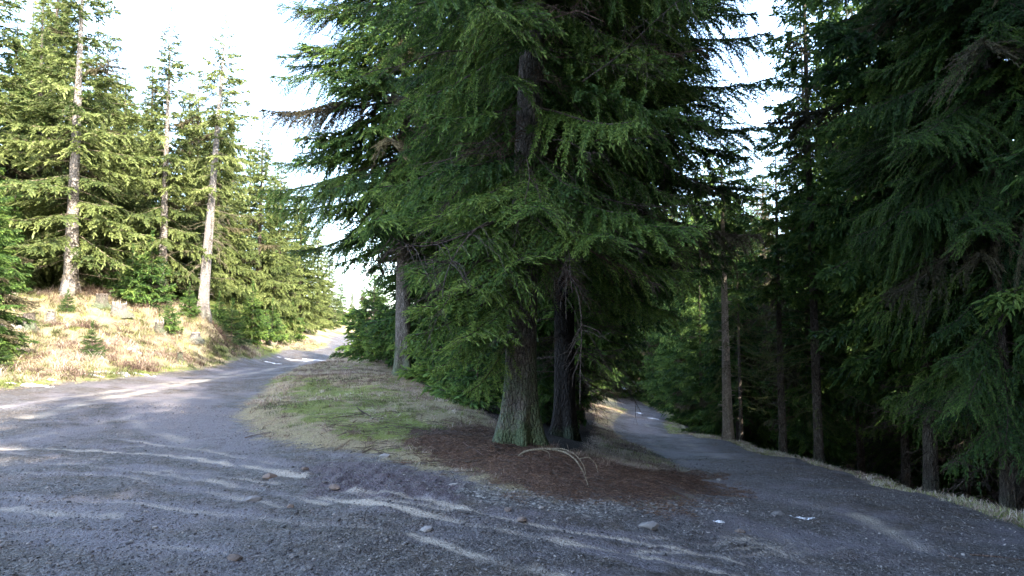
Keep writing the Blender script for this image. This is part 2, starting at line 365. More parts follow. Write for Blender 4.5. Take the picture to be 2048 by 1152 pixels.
def leaf_material(name, stops, trans=.25):
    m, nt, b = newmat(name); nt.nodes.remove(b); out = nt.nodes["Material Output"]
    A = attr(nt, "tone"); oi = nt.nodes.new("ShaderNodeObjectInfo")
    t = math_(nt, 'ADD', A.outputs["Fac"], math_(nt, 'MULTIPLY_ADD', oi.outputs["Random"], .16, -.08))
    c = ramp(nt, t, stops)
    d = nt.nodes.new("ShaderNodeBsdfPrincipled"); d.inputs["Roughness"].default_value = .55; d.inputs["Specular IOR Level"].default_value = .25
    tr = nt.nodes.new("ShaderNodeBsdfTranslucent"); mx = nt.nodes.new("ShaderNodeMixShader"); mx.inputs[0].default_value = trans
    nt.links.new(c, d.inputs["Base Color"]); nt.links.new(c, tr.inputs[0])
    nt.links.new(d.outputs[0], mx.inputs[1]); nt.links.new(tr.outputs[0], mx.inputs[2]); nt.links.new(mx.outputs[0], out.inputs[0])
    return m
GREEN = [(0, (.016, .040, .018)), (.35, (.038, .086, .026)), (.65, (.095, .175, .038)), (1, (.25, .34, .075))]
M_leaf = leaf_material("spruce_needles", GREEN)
M_leaf_y = leaf_material("spruce_needles_sunlit_tint", [(0, (.026, .046, .016)), (.35, (.08, .115, .034)), (.65, (.17, .205, .060)), (1, (.30, .34, .12))])  # sunlit yellowing of the left bank's trees mixed into the needle colour
M_leaf_b = leaf_material("spruce_needles_browning", [(0, (.035, .032, .018)), (.35, (.07, .065, .035)), (.65, (.13, .11, .06)), (1, (.22, .19, .10))])
M_straw = leaf_material("straw_grass", [(0, (.07, .042, .032)), (.3, (.19, .12, .088)), (.6, (.38, .285, .21)), (.82, (.54, .44, .34)), (1, (.66, .58, .47))], .3)
M_green = leaf_material("green_grass", [(0, (.03, .05, .012)), (.5, (.19, .22, .06)), (1, (.46, .46, .19))], .3)
M_litter = leaf_material("needle_litter", [(0, (.05, .025, .015)), (.5, (.14, .075, .045)), (1, (.30, .20, .13))], .05)

def bark_material(name, c0, c1, c2, moss=0.0, mossh=2.0, scale=1.0):
    m, nt, b = newmat(name); tc = nt.nodes.new("ShaderNodeTexCoord"); p = tc.outputs["Object"]
    mp = nt.nodes.new("ShaderNodeMapping"); mp.inputs["Scale"].default_value = (1, 1, .45); nt.links.new(p, mp.inputs[0])
    v = N(nt, "ShaderNodeTexVoronoi", feature='DISTANCE_TO_EDGE'); v.inputs["Scale"].default_value = 17 * scale; nt.links.new(mp.outputs[0], v.inputs["Vector"])
    n1 = noise(nt, 9 * scale, 6, .7, mp.outputs[0]); n2 = noise(nt, 45 * scale, 4, .7, p); n3 = noise(nt, 2.2, 4, .6, p)
    c = ramp(nt, math_(nt, 'MULTIPLY_ADD', n2, .5, math_(nt, 'MULTIPLY', n1, .5)), [(.36, c0), (.5, c1), (.64, c2)])
    c = mixc(nt, ramp(nt, v.outputs[0], [(.0, (.6,)*3), (.12, (0,)*3)]), c, c0)
    if moss > 0:
        sx = nt.nodes.new("ShaderNodeSeparateXYZ"); nt.links.new(p, sx.inputs[0])
        f = math_(nt, 'MULTIPLY_ADD', sx.outputs[2], -1.0 / mossh, 1.0, clamp=True)
        f = math_(nt, 'MULTIPLY_ADD', f, .45, math_(nt, 'MULTIPLY_ADD', n3, .9, -.28))
        f = math_(nt, 'MULTIPLY_ADD', n2, .5, math_(nt, 'ADD', f, -.25))
        mc = ramp(nt, n2, [(.3, (.05, .075, .035)), (.55, (.14, .20, .10)), (.75, (.28, .34, .20))])
        c = mixc(nt, math_(nt, 'MULTIPLY', ramp(nt, f, [(.38, (0,)*3), (.62, (1,)*3)]), moss), c, mc)
    nt.links.new(c, b.inputs["Base Color"])
    h = math_(nt, 'ADD', math_(nt, 'MULTIPLY', ramp(nt, v.outputs[0], [(0, (0,)*3), (.25, (1,)*3)]), .9), math_(nt, 'ADD', n2, n1))
    bump = N(nt, "ShaderNodeBump"); bump.inputs["Strength"].default_value = 1.0; bump.inputs["Distance"].default_value = .045
    nt.links.new(h, bump.inputs["Height"]); nt.links.new(bump.outputs[0], b.inputs["Normal"]); b.inputs["Roughness"].default_value = .9
    return m
M_bark_shade = bark_material("shade_toned_spruce_bark", (.010, .008, .007), (.022, .018, .016), (.05, .042, .036), .3, .6)  # bark colour darkened to stand for shade under the canopy
M_bark_hero = bark_material("mossy_spruce_bark", (.05, .042, .035), (.19, .165, .145), (.36, .32, .285), .9, 2.6)
M_bark = bark_material("spruce_bark", (.045, .035, .027), (.15, .12, .095), (.27, .23, .19), .6, .8)
M_bark_stump = bark_material("weathered_stump_bark", (.13, .11, .09), (.25, .22, .19), (.36, .325, .285), .4, .3)
M_bark_pale = bark_material("pale_spruce_bark", (.17, .145, .125), (.37, .325, .285), (.54, .49, .44), .3, .6)
M_bark_brown = bark_material("skylit_brown_bark", (.20, .155, .115), (.46, .385, .30), (.62, .54, .44), .2, .6)  # bark colour lightened to carry the skylight on this one trunk
M_twig = bark_material("dead_twigs", (.05, .038, .03), (.12, .09, .07), (.22, .18, .14), 0)
M_twig_pale = bark_material("pale_twigs", (.17, .13, .08), (.32, .26, .17), (.46, .38, .27), 0)
M_twig_moss = bark_material("mossy_twigs", (.07, .08, .03), (.15, .17, .05), (.26, .27, .10), 0)
M_twig_red = bark_material("reddish_dead_twigs", (.09, .055, .04), (.19, .12, .09), (.30, .21, .16), 0)
M_cut = bark_material("weathered_cut_wood", (.22, .18, .14), (.42, .37, .31), (.60, .55, .48), .2, .3, .5)
def stone_material(name, a, b_):
    m, nt, b = newmat(name); tc = nt.nodes.new("ShaderNodeTexCoord"); n = noise(nt, 18, 5, .7, tc.outputs["Object"])
    oi = attr(nt, "tone"); c = ramp(nt, math_(nt, 'MULTIPLY_ADD', n, .35, math_(nt, 'MULTIPLY', oi.outputs["Fac"], .75)), [(.15, a), (.6, tuple((x + y) / 2 for x, y in zip(a, b_))), (.95, b_)])
    nt.links.new(c, b.inputs["Base Color"]); bump = N(nt, "ShaderNodeBump"); bump.inputs["Distance"].default_value = .01
    nt.links.new(n, bump.inputs["Height"]); nt.links.new(bump.outputs[0], b.inputs["Normal"]); return m
M_stone = stone_material("grey_stone", (.05, .048, .05), (.34, .31, .28))
M_stone_br = stone_material("brown_stone", (.07, .055, .048), (.22, .165, .13))
M_stone_lt = stone_material("pale_stone", (.12, .11, .105), (.32, .30, .28))
def snow_material():
    m, nt, b = newmat("old_snow"); tc = nt.nodes.new("ShaderNodeTexCoord"); n = noise(nt, 14, 5, .7, tc.outputs["Object"])
    nt.links.new(ramp(nt, n, [(.3, (.30, .29, .28)), (.5, (.62, .62, .63)), (.8, (.8, .81, .83))]), b.inputs["Base Color"])
    bump = N(nt, "ShaderNodeBump"); bump.inputs["Distance"].default_value = .02; nt.links.new(n, bump.inputs["Height"]); nt.links.new(bump.outputs[0], b.inputs["Normal"])
    b.inputs["Roughness"].default_value = .6; return m
M_snow = snow_material()

# ------------------------------------------------------------------ ground and road sheets
i = np.arange(ny - 1)[:, None] * nx; j = np.arange(nx)[None, :]; j2 = (j + 1) % nx
Q = np.stack([i + j, i + nx + j, i + nx + j2, i + j2], -1).reshape(-1, 4)
VG = np.stack([fx, fy, gz.ravel()], 1)
def sheet(name, sel):
    q = Q[sel]; used, inv = np.unique(q.ravel(), return_inverse=True); q = inv.reshape(-1, 4)
    me = bpy.data.meshes.new(name); me.vertices.add(len(used)); me.vertices.foreach_set("co", VG[used].astype(np.float32).ravel())
    me.loops.add(len(q) * 4); me.polygons.add(len(q))
    me.polygons.foreach_set("loop_start", np.arange(0, len(q) * 4, 4, dtype=np.int32)); me.polygons.foreach_set("loop_total", np.full(len(q), 4, np.int32))
    me.loops.foreach_set("vertex_index", q[:, ::-1].astype(np.int32).ravel()); me.polygons.foreach_set("use_smooth", np.ones(len(q), bool))
    me.materials.append(M_ground)
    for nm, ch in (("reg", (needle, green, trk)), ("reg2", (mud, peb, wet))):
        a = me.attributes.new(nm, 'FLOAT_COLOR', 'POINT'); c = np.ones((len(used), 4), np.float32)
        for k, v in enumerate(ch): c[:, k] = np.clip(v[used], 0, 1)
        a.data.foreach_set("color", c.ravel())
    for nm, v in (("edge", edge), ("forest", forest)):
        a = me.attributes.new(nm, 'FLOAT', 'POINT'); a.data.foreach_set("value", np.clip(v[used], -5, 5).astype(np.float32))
    me.update(calc_edges=True)
    o = bpy.data.objects.new(name, me); scene.collection.objects.link(o); o['kind'] = 'structure'; return o
isroad = edge[Q].mean(1) < 0
sheet("ground", ~isroad); sheet("gravel_road", isroad)

# ------------------------------------------------------------------ spruce branches and trees
def Rz(a): c, s = math.cos(a), math.sin(a); return np.array([[c, -s, 0], [s, c, 0], [0, 0, 1.0]])
def Ry(a): c, s = math.cos(a), math.sin(a); return np.array([[c, 0, s], [0, 1, 0], [-s, 0, c]])
def Rx(a): c, s = math.cos(a), math.sin(a); return np.array([[1, 0, 0], [0, c, -s], [0, s, c]])

def branch(L, seed, sp2=.09, sp3=.05, sl=.10, sw=.026, droop=.25, hang=.7, dead=.0, width=.33, rough=.2):
    """a spruce limb of length L along +x: woody axis, drooping side branchlets, needle shoots. mat0 needles, mat1 wood"""
    g = Geo(); r = rs(seed)
    t = np.linspace(0, 1, 10)
    ax = np.stack([L * t * (1 - .04 * t), .06 * L * np.sin(t * 3 + r.uniform(0, 6)) * t, L * (-droop * t ** 1.3 + .5 * droop * t ** 4)], 1)
    tube(g, ax, .006 + .014 * L / 3 * (1 - t) ** 1.1 + .002, 4, 1, .5)
    n2 = int(L * .88 / sp2 * 2)
    u = np.sort(r.uniform(.10, 1, n2)) ; side = np.where(np.arange(n2) % 2 == 0, 1, -1)
    k0 = np.clip((u * 9).astype(int), 0, 8); fr = (u * 9 - k0)[:, None]
    base = ax[k0] * (1 - fr) + ax[k0 + 1] * fr; tang = nrm(ax[k0 + 1] - ax[k0])
    l2 = L * width * (np.sin(np.clip(u, 0, 1) ** .75 * math.pi * .92) ** .7 * .9 + .12) * r.uniform(.35, 1.25, n2)
    l2 = np.minimum(l2, (1 - u) * L * .85 + .16)
    sd = np.stack([-tang[:, 1], tang[:, 0], np.zeros(n2)], 1) * side[:, None]
    d0 = nrm(sd * r.uniform(.6, 1.1, n2)[:, None] + tang * r.uniform(.5, 1.0, n2)[:, None] + np.array([0, 0, 1]) * r.uniform(-.35, .15, n2)[:, None])
    hg = hang * r.uniform(.5, 1.5, n2)
    K = 6; s = np.linspace(0, 1, K)
    pos = base[:, None, :] + d0[:, None, :] * (l2[:, None] * s[None] * (1 - .25 * hg[:, None] * s[None]))[..., None]
    pos[:, :, 2] -= hg[:, None] * l2[:, None] * .75 * s[None] ** 1.7
    # thin wood of the side branchlets as flat ribbons
    w = .004; a = pos.copy(); bq = pos.copy(); a[:, :, 2] += w; bq[:, :, 2] -= w
    V = np.stack([a, bq], 2).reshape(n2, K * 2, 3); q = np.arange(K - 1) * 2
    T0 = np.concatenate([np.stack([q, q + 1, q + 3], -1), np.stack([q, q + 3, q + 2], -1)])
    g.add(V.reshape(-1, 3), (np.arange(n2)[:, None, None] * K * 2 + T0[None]).reshape(-1, 3), 1, .4, False)
    # shoots
    Ps, Ds, Ls, Ts = [], [], [], []
    tone2 = r.uniform(.28, .62, n2)
    m = max(2, int(l2.max() / sp3))
    for side3 in (1, -1, 0):
        v = (np.arange(m)[None, :] + r.uniform(0, 1, (n2, m))) * sp3
        ok = (v < l2[:, None]) & (r.uniform(0, 1, (n2, m)) > dead)
        if side3 == 0: ok &= r.uniform(0, 1, (n2, m)) > .35
        ii, jj = np.nonzero(ok); s_ = np.clip(v[ii, jj] / l2[ii], 0, .999); kk = (s_ * (K - 1)).astype(int); ff = (s_ * (K - 1) - kk)[:, None]
        p = pos[ii, kk] * (1 - ff) + pos[ii, kk + 1] * ff; tg = nrm(pos[ii, kk + 1] - pos[ii, kk])
        sx = nrm(np.cross(tg, np.array([0, 0, 1.0]) + 0 * tg)); n = len(ii)
        d = tg * r.uniform(.5, 1.0, n)[:, None] + sx * side3 * r.uniform(.6, 1.2, n)[:, None] + np.array([0, 0, -1]) * (hang * r.uniform(0, .8, n))[:, None] + r.normal(0, rough, (n, 3))
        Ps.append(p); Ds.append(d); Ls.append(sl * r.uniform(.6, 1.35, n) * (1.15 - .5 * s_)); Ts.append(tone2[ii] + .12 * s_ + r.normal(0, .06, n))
    # leader shoots at every branchlet tip and along the limb's outer half
    tg = nrm(pos[:, -1] - pos[:, -2]); Ps.append(pos[:, -1]); Ds.append(tg); Ls.append(sl * r.uniform(.9, 1.4, n2)); Ts.append(tone2 + .18)
    nu = int(L / sp3 * 1.4); uu = r.uniform(.3, 1, nu); k0 = np.clip((uu * 9).astype(int), 0, 8); fr = (uu * 9 - k0)[:, None]
    Ps.append(ax[k0] * (1 - fr) + ax[k0 + 1] * fr); Ds.append(nrm(ax[k0 + 1] - ax[k0]) + r.normal(0, .5, (nu, 3))); Ls.append(sl * r.uniform(.7, 1.2, nu)); Ts.append(r.uniform(.4, .7, nu))
    P = np.concatenate(Ps); D = np.concatenate(Ds); Lq = np.concatenate(Ls); Tq = np.concatenate(Ts)
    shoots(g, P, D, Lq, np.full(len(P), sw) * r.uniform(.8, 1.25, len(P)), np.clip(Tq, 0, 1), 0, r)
    return g.pack()

def bare_branch(L, seed, twigs=14, droop=.25, mat=1, r0=.010):
    g = Geo(); r = rs(seed); t = np.linspace(0, 1, 9)
    ax = np.stack([L * t, .12 * L * np.sin(t * 3.5 + r.uniform(0, 6)) * t, L * (-droop * t ** 1.5 + .1 * np.sin(t * 4 + r.uniform(0, 6)) * t)], 1)
    tube(g, ax, r0 * (1 - .8 * t) + .0015, 4, mat)
    for k in range(twigs):
        u = r.uniform(.2, .95); i0 = int(u * 8); p = ax[i0] + (ax[i0 + 1] - ax[i0]) * (u * 8 - i0)
        d = nrm(np.array([.7, r.choice([-1, 1]) * r.uniform(.4, 1), r.uniform(-.8, .3)])); l = L * r.uniform(.12, .38) * (1.1 - u * .5)
        s = np.linspace(0, 1, 5)[:, None]; q = p + d * l * s + np.array([0, 0, -.4]) * l * s ** 2 + r.normal(0, .03 * l, (5, 3)) * s
        tube(g, q, r0 * .4 * (1 - .7 * s[:, 0]) + .0012, 3, mat)
        for _ in range(3):
            a = q[r.randint(1, 4)]; dd = nrm(d + r.normal(0, .7, 3)); tube(g, np.array([a, a + dd * l * .2, a + dd * l * .38 + [0, 0, -.05 * l]]), .0018, 3, mat)
    return g.pack()

FINE = [[branch(L, 10 * a + b, sp2=.075, sp3=.034, sl=.082, sw=.017, width=.40, rough=.34, dead=.08, droop=dr, hang=hg) for b, (dr, hg) in enumerate([(.22, .22), (.32, .42), (.16, .32), (.26, .6)])] for a, L in enumerate((.8, 1.6, 2.5, 3.5))]
MID = [[branch(L, 200 + 10 * a + b, sp2=.15, sp3=.085, sl=.17, sw=.05, droop=dr, hang=hg) for b, (dr, hg) in enumerate([(.2, .35), (.3, .55), (.14, .4)])] for a, L in enumerate((.8, 1.6, 2.5, 3.5))]
COARSE = [[branch(L, 400 + 10 * a + b, sp2=.24, sp3=.14, sl=.28, sw=.085, droop=dr, hang=hg) for b, (dr, hg) in enumerate([(.2, .5), (.32, .7), (.12, .6)])] for a, L in enumerate((.8, 1.6, 2.5, 3.5))]
THIN = [[branch(L, 600 + 10 * a + b, sp2=.14, sp3=.11, sl=.13, sw=.035, droop=dr, hang=hg, dead=.35) for b, (dr, hg) in enumerate([(.2, .6), (.3, 1.0)])] for a, L in enumerate((.8, 1.6, 2.5, 3.5))]
BARE = [bare_branch(L, 800 + k, 12, dr) for k, (L, dr) in enumerate([(1.0, .2), (1.5, .35), (2.0, .1), (1.6, .5)])]
LN = np.array([.8, 1.6, 2.5, 3.5])
def put(g, lib, Lb, origin, az, el, r, tone=0.0):
    a = int(np.argmin(abs(np.log(LN / Lb)))); P = lib[a][r.randint(len(lib[a]))]
    if r.uniform() < .05: P = (P[0], P[1], np.where(P[2] == 0, 2, P[2]), P[3], P[4])
    g.addpack(P, Rz(az) @ Ry(-el) @ Rx(r.normal(0, .15)), origin, tone, Lb / LN[a])

def trunk_geo(H, r0, seed, lean=(0, 0), k=16, rings=30, flare=.8, curve=.0, stubs=0, mat=0):
    g = Geo(); r = rs(seed); t = np.linspace(0, 1, rings) ** 1.6; z = -0.35 + (H + .35) * t
    sx = r.uniform(-1, 1) * curve; sy = r.uniform(-1, 1) * curve
    P = np.stack([lean[0] * z + sx * np.sin(z / H * 4), lean[1] * z + sy * np.sin(z / H * 3), z], 1)
    h = np.maximum(z, 0); rad = r0 * (1 - .93 * (h / H)) + r0 * flare * np.exp(-h / (r0 * 1.5)) * .42
    th = np.arange(k) * 2 * math.pi / k; ph = r.uniform(0, 6, 3)
    jit = 1 + (np.exp(-h / (r0 * 2.2)))[:, None] * .38 * (np.sin(5 * th + ph[0])[None] + .6 * np.sin(3 * th + ph[1])[None]) + .03 * np.sin(4 * th[None] + z[:, None] * 1.3 + ph[2]) + r.normal(0, .012, (rings, k))
    tube(g, P, rad, k, mat, .5, True, jit)
    for s in range(stubs):
        zz = r.uniform(.8, H * .55); az = r.uniform(0, 2 * math.pi); rr_ = np.interp(zz, z, rad) ; c = np.array([np.interp(zz, z, P[:, 0]), np.interp(zz, z, P[:, 1]), zz])
        d = np.array([math.cos(az), math.sin(az), r.uniform(-.3, .2)]); tube(g, [c + d * rr_ * .8, c + d * (rr_ + .05), c + d * (rr_ + r.uniform(.08, .2))], [.02, .013, .005], 4, mat)
    return g, (lambda zz: np.array([np.interp(zz, z, P[:, 0]), np.interp(zz, z, P[:, 1]), zz])), (lambda zz: float(np.interp(zz, z, rad)))

def crown_geo(H, hb, Rmax, seed, lib, ax, rad, step=.42, per=5, el=(.45, -.25), peak=.25, droop_low=0, minr=.35, tone=0, dead=6, deadlo=1.2, skip=.0, sector=None, rfun=None):
    g = Geo(); r = rs(seed); z = hb
    while z < H - .25:
        f = (z - hb) / (H - hb)                     # 0 at crown base, 1 at the tip
        prof = (min(f / peak, 1) ** .5 * .45 + .55 if f < peak else 1.0) * ((1 - f) / (1 - peak) if f > peak else 1.0) ** .85
        Lm = max(minr * (1 - f) + .18, Rmax * prof); az0 = r.uniform(0, 6.28)
        n = per if f < .85 else 4
        wh = r.normal(0, .07)
        for k in range(n):
            if r.uniform() < skip: continue
            az = az0 + k * 2 * math.pi / n + r.normal(0, .22); Lb = Lm * r.uniform(.62, 1.12)
            if rfun: Lb *= rfun(az, z)
            if Lb < .15: continue
            e = el[1] + (el[0] - el[1]) * f ** 1.2 + r.normal(0, .12); zz = z + r.uniform(-.12, .12)
            put(g, lib, Lb, ax(zz) + np.array([math.cos(az), math.sin(az), 0]) * rad(zz) * .6, az, e, r, tone + wh + r.normal(0, .08))
        z += step * (1 - .35 * f) * r.uniform(.8, 1.2)
    # leader
    P = ax(H - .3); sn = 40; u = r.uniform(0, 1, sn)
    shoots(g, P + np.stack([r.normal(0, .02, sn), r.normal(0, .02, sn), u * .5], 1), np.stack([r.normal(0, .5, sn), r.normal(0, .5, sn), np.full(sn, .8)], 1), .14 * r.uniform(.7, 1.2, sn), np.full(sn, .035), r.uniform(.4, .7, sn), 0, r)
    for k in range(dead):
        zz = r.uniform(deadlo, max(hb, deadlo + .5)); az = r.uniform(0, 6.28)
        g.addpack(BARE[r.randint(4)], Rz(az) @ Ry(r.uniform(-.3, .3)), ax(zz) + np.array([math.cos(az), math.sin(az), 0]) * rad(zz) * .7, 0, r.uniform(.6, 1.3))
    return g

class Kind:
    def __init__(s, name, H, hb, Rm, r0, seed, lib, leaf, bark, twig=None, stubs=0, lean=(0, 0), curve=.06, **kw):
        tg, ax, rad = trunk_geo(H, r0, seed, lean, stubs=stubs, curve=curve)
        cg = crown_geo(H, hb, Rm, seed + 1, lib, ax, rad, **kw)
        s.H = H; s.trunk = tg.mesh("trunk", [bark]); s.crown = cg.mesh("crown", [leaf, twig or M_twig, M_leaf_b]); s.name = name
    def place(s, x, y, H, label, group=None, rz=None, cat="spruce tree", wide=1.0, r=rs(5), sink=.05):
        sc = H / s.H
        o = empty(s.name, (x, y, G1(x, y) - sink), r.uniform(0, 6.28) if rz is None else rz, (sc * wide, sc * wide, sc))
        for nm, me in (("trunk", s.trunk), ("crown", s.crown)):
            c = bpy.data.objects.new(nm, me); scene.collection.objects.link(c); c.parent = o
        tag(o, label, cat, group); return o

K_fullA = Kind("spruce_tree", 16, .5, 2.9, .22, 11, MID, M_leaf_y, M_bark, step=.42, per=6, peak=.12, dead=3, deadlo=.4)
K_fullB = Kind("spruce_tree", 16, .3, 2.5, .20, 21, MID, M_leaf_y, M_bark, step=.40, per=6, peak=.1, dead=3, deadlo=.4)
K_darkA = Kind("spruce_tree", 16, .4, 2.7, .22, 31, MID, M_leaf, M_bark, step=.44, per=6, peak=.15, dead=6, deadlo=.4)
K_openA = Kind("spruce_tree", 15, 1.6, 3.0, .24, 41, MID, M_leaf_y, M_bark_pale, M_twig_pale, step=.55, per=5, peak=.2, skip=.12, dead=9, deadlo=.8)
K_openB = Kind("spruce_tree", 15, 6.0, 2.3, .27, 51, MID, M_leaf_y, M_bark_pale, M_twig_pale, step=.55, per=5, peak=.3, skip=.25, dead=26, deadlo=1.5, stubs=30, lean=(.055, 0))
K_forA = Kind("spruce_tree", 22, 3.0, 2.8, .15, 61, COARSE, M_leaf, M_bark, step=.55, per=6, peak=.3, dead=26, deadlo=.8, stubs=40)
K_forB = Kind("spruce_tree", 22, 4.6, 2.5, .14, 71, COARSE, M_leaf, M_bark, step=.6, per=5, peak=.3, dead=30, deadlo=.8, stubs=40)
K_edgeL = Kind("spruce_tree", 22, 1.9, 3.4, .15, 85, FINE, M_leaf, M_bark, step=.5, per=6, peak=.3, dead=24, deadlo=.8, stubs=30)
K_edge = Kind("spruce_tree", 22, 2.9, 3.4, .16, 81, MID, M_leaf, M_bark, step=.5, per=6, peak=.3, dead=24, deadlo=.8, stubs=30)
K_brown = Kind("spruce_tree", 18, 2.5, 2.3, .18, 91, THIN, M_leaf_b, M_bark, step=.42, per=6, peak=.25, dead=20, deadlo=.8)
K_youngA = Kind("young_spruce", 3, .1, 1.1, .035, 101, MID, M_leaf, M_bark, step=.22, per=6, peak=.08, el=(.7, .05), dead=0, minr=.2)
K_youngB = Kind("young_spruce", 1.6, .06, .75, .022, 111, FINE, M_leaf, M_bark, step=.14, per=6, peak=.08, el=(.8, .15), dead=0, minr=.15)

def pix(px, Y): return (px - CX) / F * Y, Y
def hgt(px, Y, ytop):
    x, y = pix(px, Y); return at(px, ytop, Y)[2] - G1(x, y)

# --- the big tree in front, its neighbours
def special(name, px, Y, H, r0, seed, label, lib, bark, leaf, hb, Rm, twig=M_twig, flare=.8, lean=(0, 0), k=28, extra=None, **kw):
    x, y = pix(px, Y); o = empty(name, (x, y, G1(x, y) - .02)); tag(o, label, "spruce tree")
    tg, ax, rad = trunk_geo(H, r0, seed, lean, k=k, rings=60, flare=flare, curve=.05); tg.obj("trunk", [bark], o)
    cg = crown_geo(H, hb, Rm, seed + 1, lib, ax, rad, **kw)
    if extra: extra(cg, ax, rad)
    cg.obj("crown", [leaf, twig, M_leaf_b], o); return o, ax, rad

hx, hy = pix(1056, 11.3)
def reach(g, ax, rad, specs, seed):
    r = rs(seed)
    for az, z, L in specs:
        a = R(az); put(g, FINE, L, ax(z) + np.array([math.cos(a), math.sin(a), 0]) * rad(z) * .6, a, r.uniform(-.2, .1), r, r.normal(0, .08))
def hero_extra(g, ax, rad):
    r = rs(7)
    # low sprays hanging on the left, seen in front of the trunk's foot: (azimuth deg, height, length, elevation)
    LM = lambda az, z, L: min(L, 1.75) if z < 3.9 and math.cos(R(az)) < -.3 else L
    for az, z, L, e, tn in [(262, 3.3, 2.0, -.35, .1), (282, 3.6, 1.7, -.3, .12), (250, 2.5, 1.4, -.5, .2), (214, 2.45, 2.1, -.16, .3), (235, 2.2, 1.7, -.3, .28), (203, 1.9, 1.5, -.45, .25), (190, 2.3, 1.9, -.25, .2), (222, 1.7, 1.2, -.7, .25), (246, 2.75, 1.9, -.2, .25), (208, 2.9, 2.4, -.12, .25), (260, 3.2, 1.8, -.3, .2), (228, 3.5, 2.8, -.05, .22)]:
        a = R(az); put(g, FINE, LM(az, z, L), ax(z) + np.array([math.cos(a), math.sin(a), 0]) * rad(z) * .6, a, e, r, tn)
    for k in range(46):
        zz = r.uniform(2.6, 10); a = R(r.uniform(180, 380)); g.addpack(BARE[r.randint(4)], Rz(a) @ Ry(r.uniform(-.2, .6)), ax(zz) + np.array([math.cos(a), math.sin(a), 0]) * r.uniform(.2, 1.5), 0, r.uniform(.7, 1.5))
    for az, z, L, e in [(195, 2.55, 1.7, -.22), (215, 2.2, 1.5, -.45), (200, 3.1, 2.2, -.15), (232, 3.3, 2.0, -.2), (170, 3.0, 2.3, -.1), (250, 3.4, 2.2, -.2),
                        (300, 3.3, 2.2, -.12), (325, 3.6, 2.8, -.1), (345, 3.3, 2.6, -.15), (10, 3.6, 2.6, -.15), (185, 3.7, 2.9, -.1), (275, 4.2, 2.4, -.3)]:
        a = R(az); put(g, FINE, LM(az, z, L), ax(z) + np.array([math.cos(a), math.sin(a), 0]) * rad(z) * .6, a, e, r, .12)
hero, hax, hrad = special("large_spruce", 1034, 11.3, 24, .245, 900, "largest spruce in the middle with mossy flared trunk standing on the needle-covered island tip", FINE, M_bark_hero, M_leaf,
        3.5, 3.5, flare=.75, lean=(.04, 0), step=.42, per=5, peak=.2, el=(.3, -.28), dead=10, deadlo=2.6, extra=hero_extra, tone=.1, rfun=lambda az, z: (.22 if (abs((math.degrees(az) % 360) - 268) < 22 and z < 5.5) else .62 + .38 * abs(math.cos(az))) if math.sin(az) < 0 else .9)
def dead_branches(o, ax, rad, specs, mat):
    for k, (az, z, off, sc, tilt) in enumerate(specs):
        g = Geo(); a = R(az); rr_ = rs(60 + k)
        for q in range(4):
            p = ax(z) + np.array([math.cos(a), math.sin(a), 0]) * (rad(z) * .7 + off * q / 3) + [0, 0, -.1 * q]
            g.addpack(bare_branch(1.1, 70 + 5 * k + q, 16, .3, 0, .008), Rz(a + rr_.normal(0, .5)) @ Ry(tilt + rr_.normal(0, .25)), p, 0, sc)
        tube(g, [ax(z), ax(z) + np.array([math.cos(a), math.sin(a), -.2]) * off, ax(z) + np.array([math.cos(a), math.sin(a), -.35]) * (off + .6)], [.016, .012, .004], 5)
        g.obj("dead_branch", [mat], o)
dead_branches(hero, hax, hrad, [(318, 3.15, .9, 1.0, .1), (305, 2.75, .8, .8, .25), (255, 4.7, .5, .9, -.1), (335, 5.9, 1.3, 1.1, .1), (300, 6.4, 1.2, .9, .2)], M_twig_red)
dead_branches(hero, hax, hrad, [(258, 4.3, .45, .9, .9), (266, 3.9, .4, .7, 1.1)], M_twig_moss)
special("spruce_tree", 1128, 14.7, 23, .21, 920, "spruce with shade-darkened trunk colour standing just behind and right of the large mossy one", FINE, M_bark_shade, M_leaf,
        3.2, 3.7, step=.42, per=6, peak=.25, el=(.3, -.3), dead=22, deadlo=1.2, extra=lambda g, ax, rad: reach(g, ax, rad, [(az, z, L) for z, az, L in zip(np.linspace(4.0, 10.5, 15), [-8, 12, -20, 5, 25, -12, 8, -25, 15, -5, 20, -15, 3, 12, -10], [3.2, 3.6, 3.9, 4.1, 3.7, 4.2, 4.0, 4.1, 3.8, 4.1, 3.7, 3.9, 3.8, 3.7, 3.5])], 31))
special("spruce_tree", 806, 26, 25, .27, 940, "spruce with bare grey lower trunk on the grassy island beside the left road", MID, M_bark_hero, M_leaf,
        4.9, 4.1, step=.45, per=6, peak=.12, el=(.3, -.3), dead=10, deadlo=3.4, flare=.5, extra=lambda g, ax, rad: reach(g, ax, rad, [(az, z, L) for z, az, L in zip(np.linspace(5.5, 15, 15), [180, 195, 170, 205, 185, 160, 190, 176, 200, 168, 182, 195, 172, 188, 180], [4.2, 4.6, 4.8, 5.0, 4.6, 4.4, 4.9, 4.7, 4.6, 4.5, 4.6, 4.4, 4.3, 4.2, 4.0])], 33))

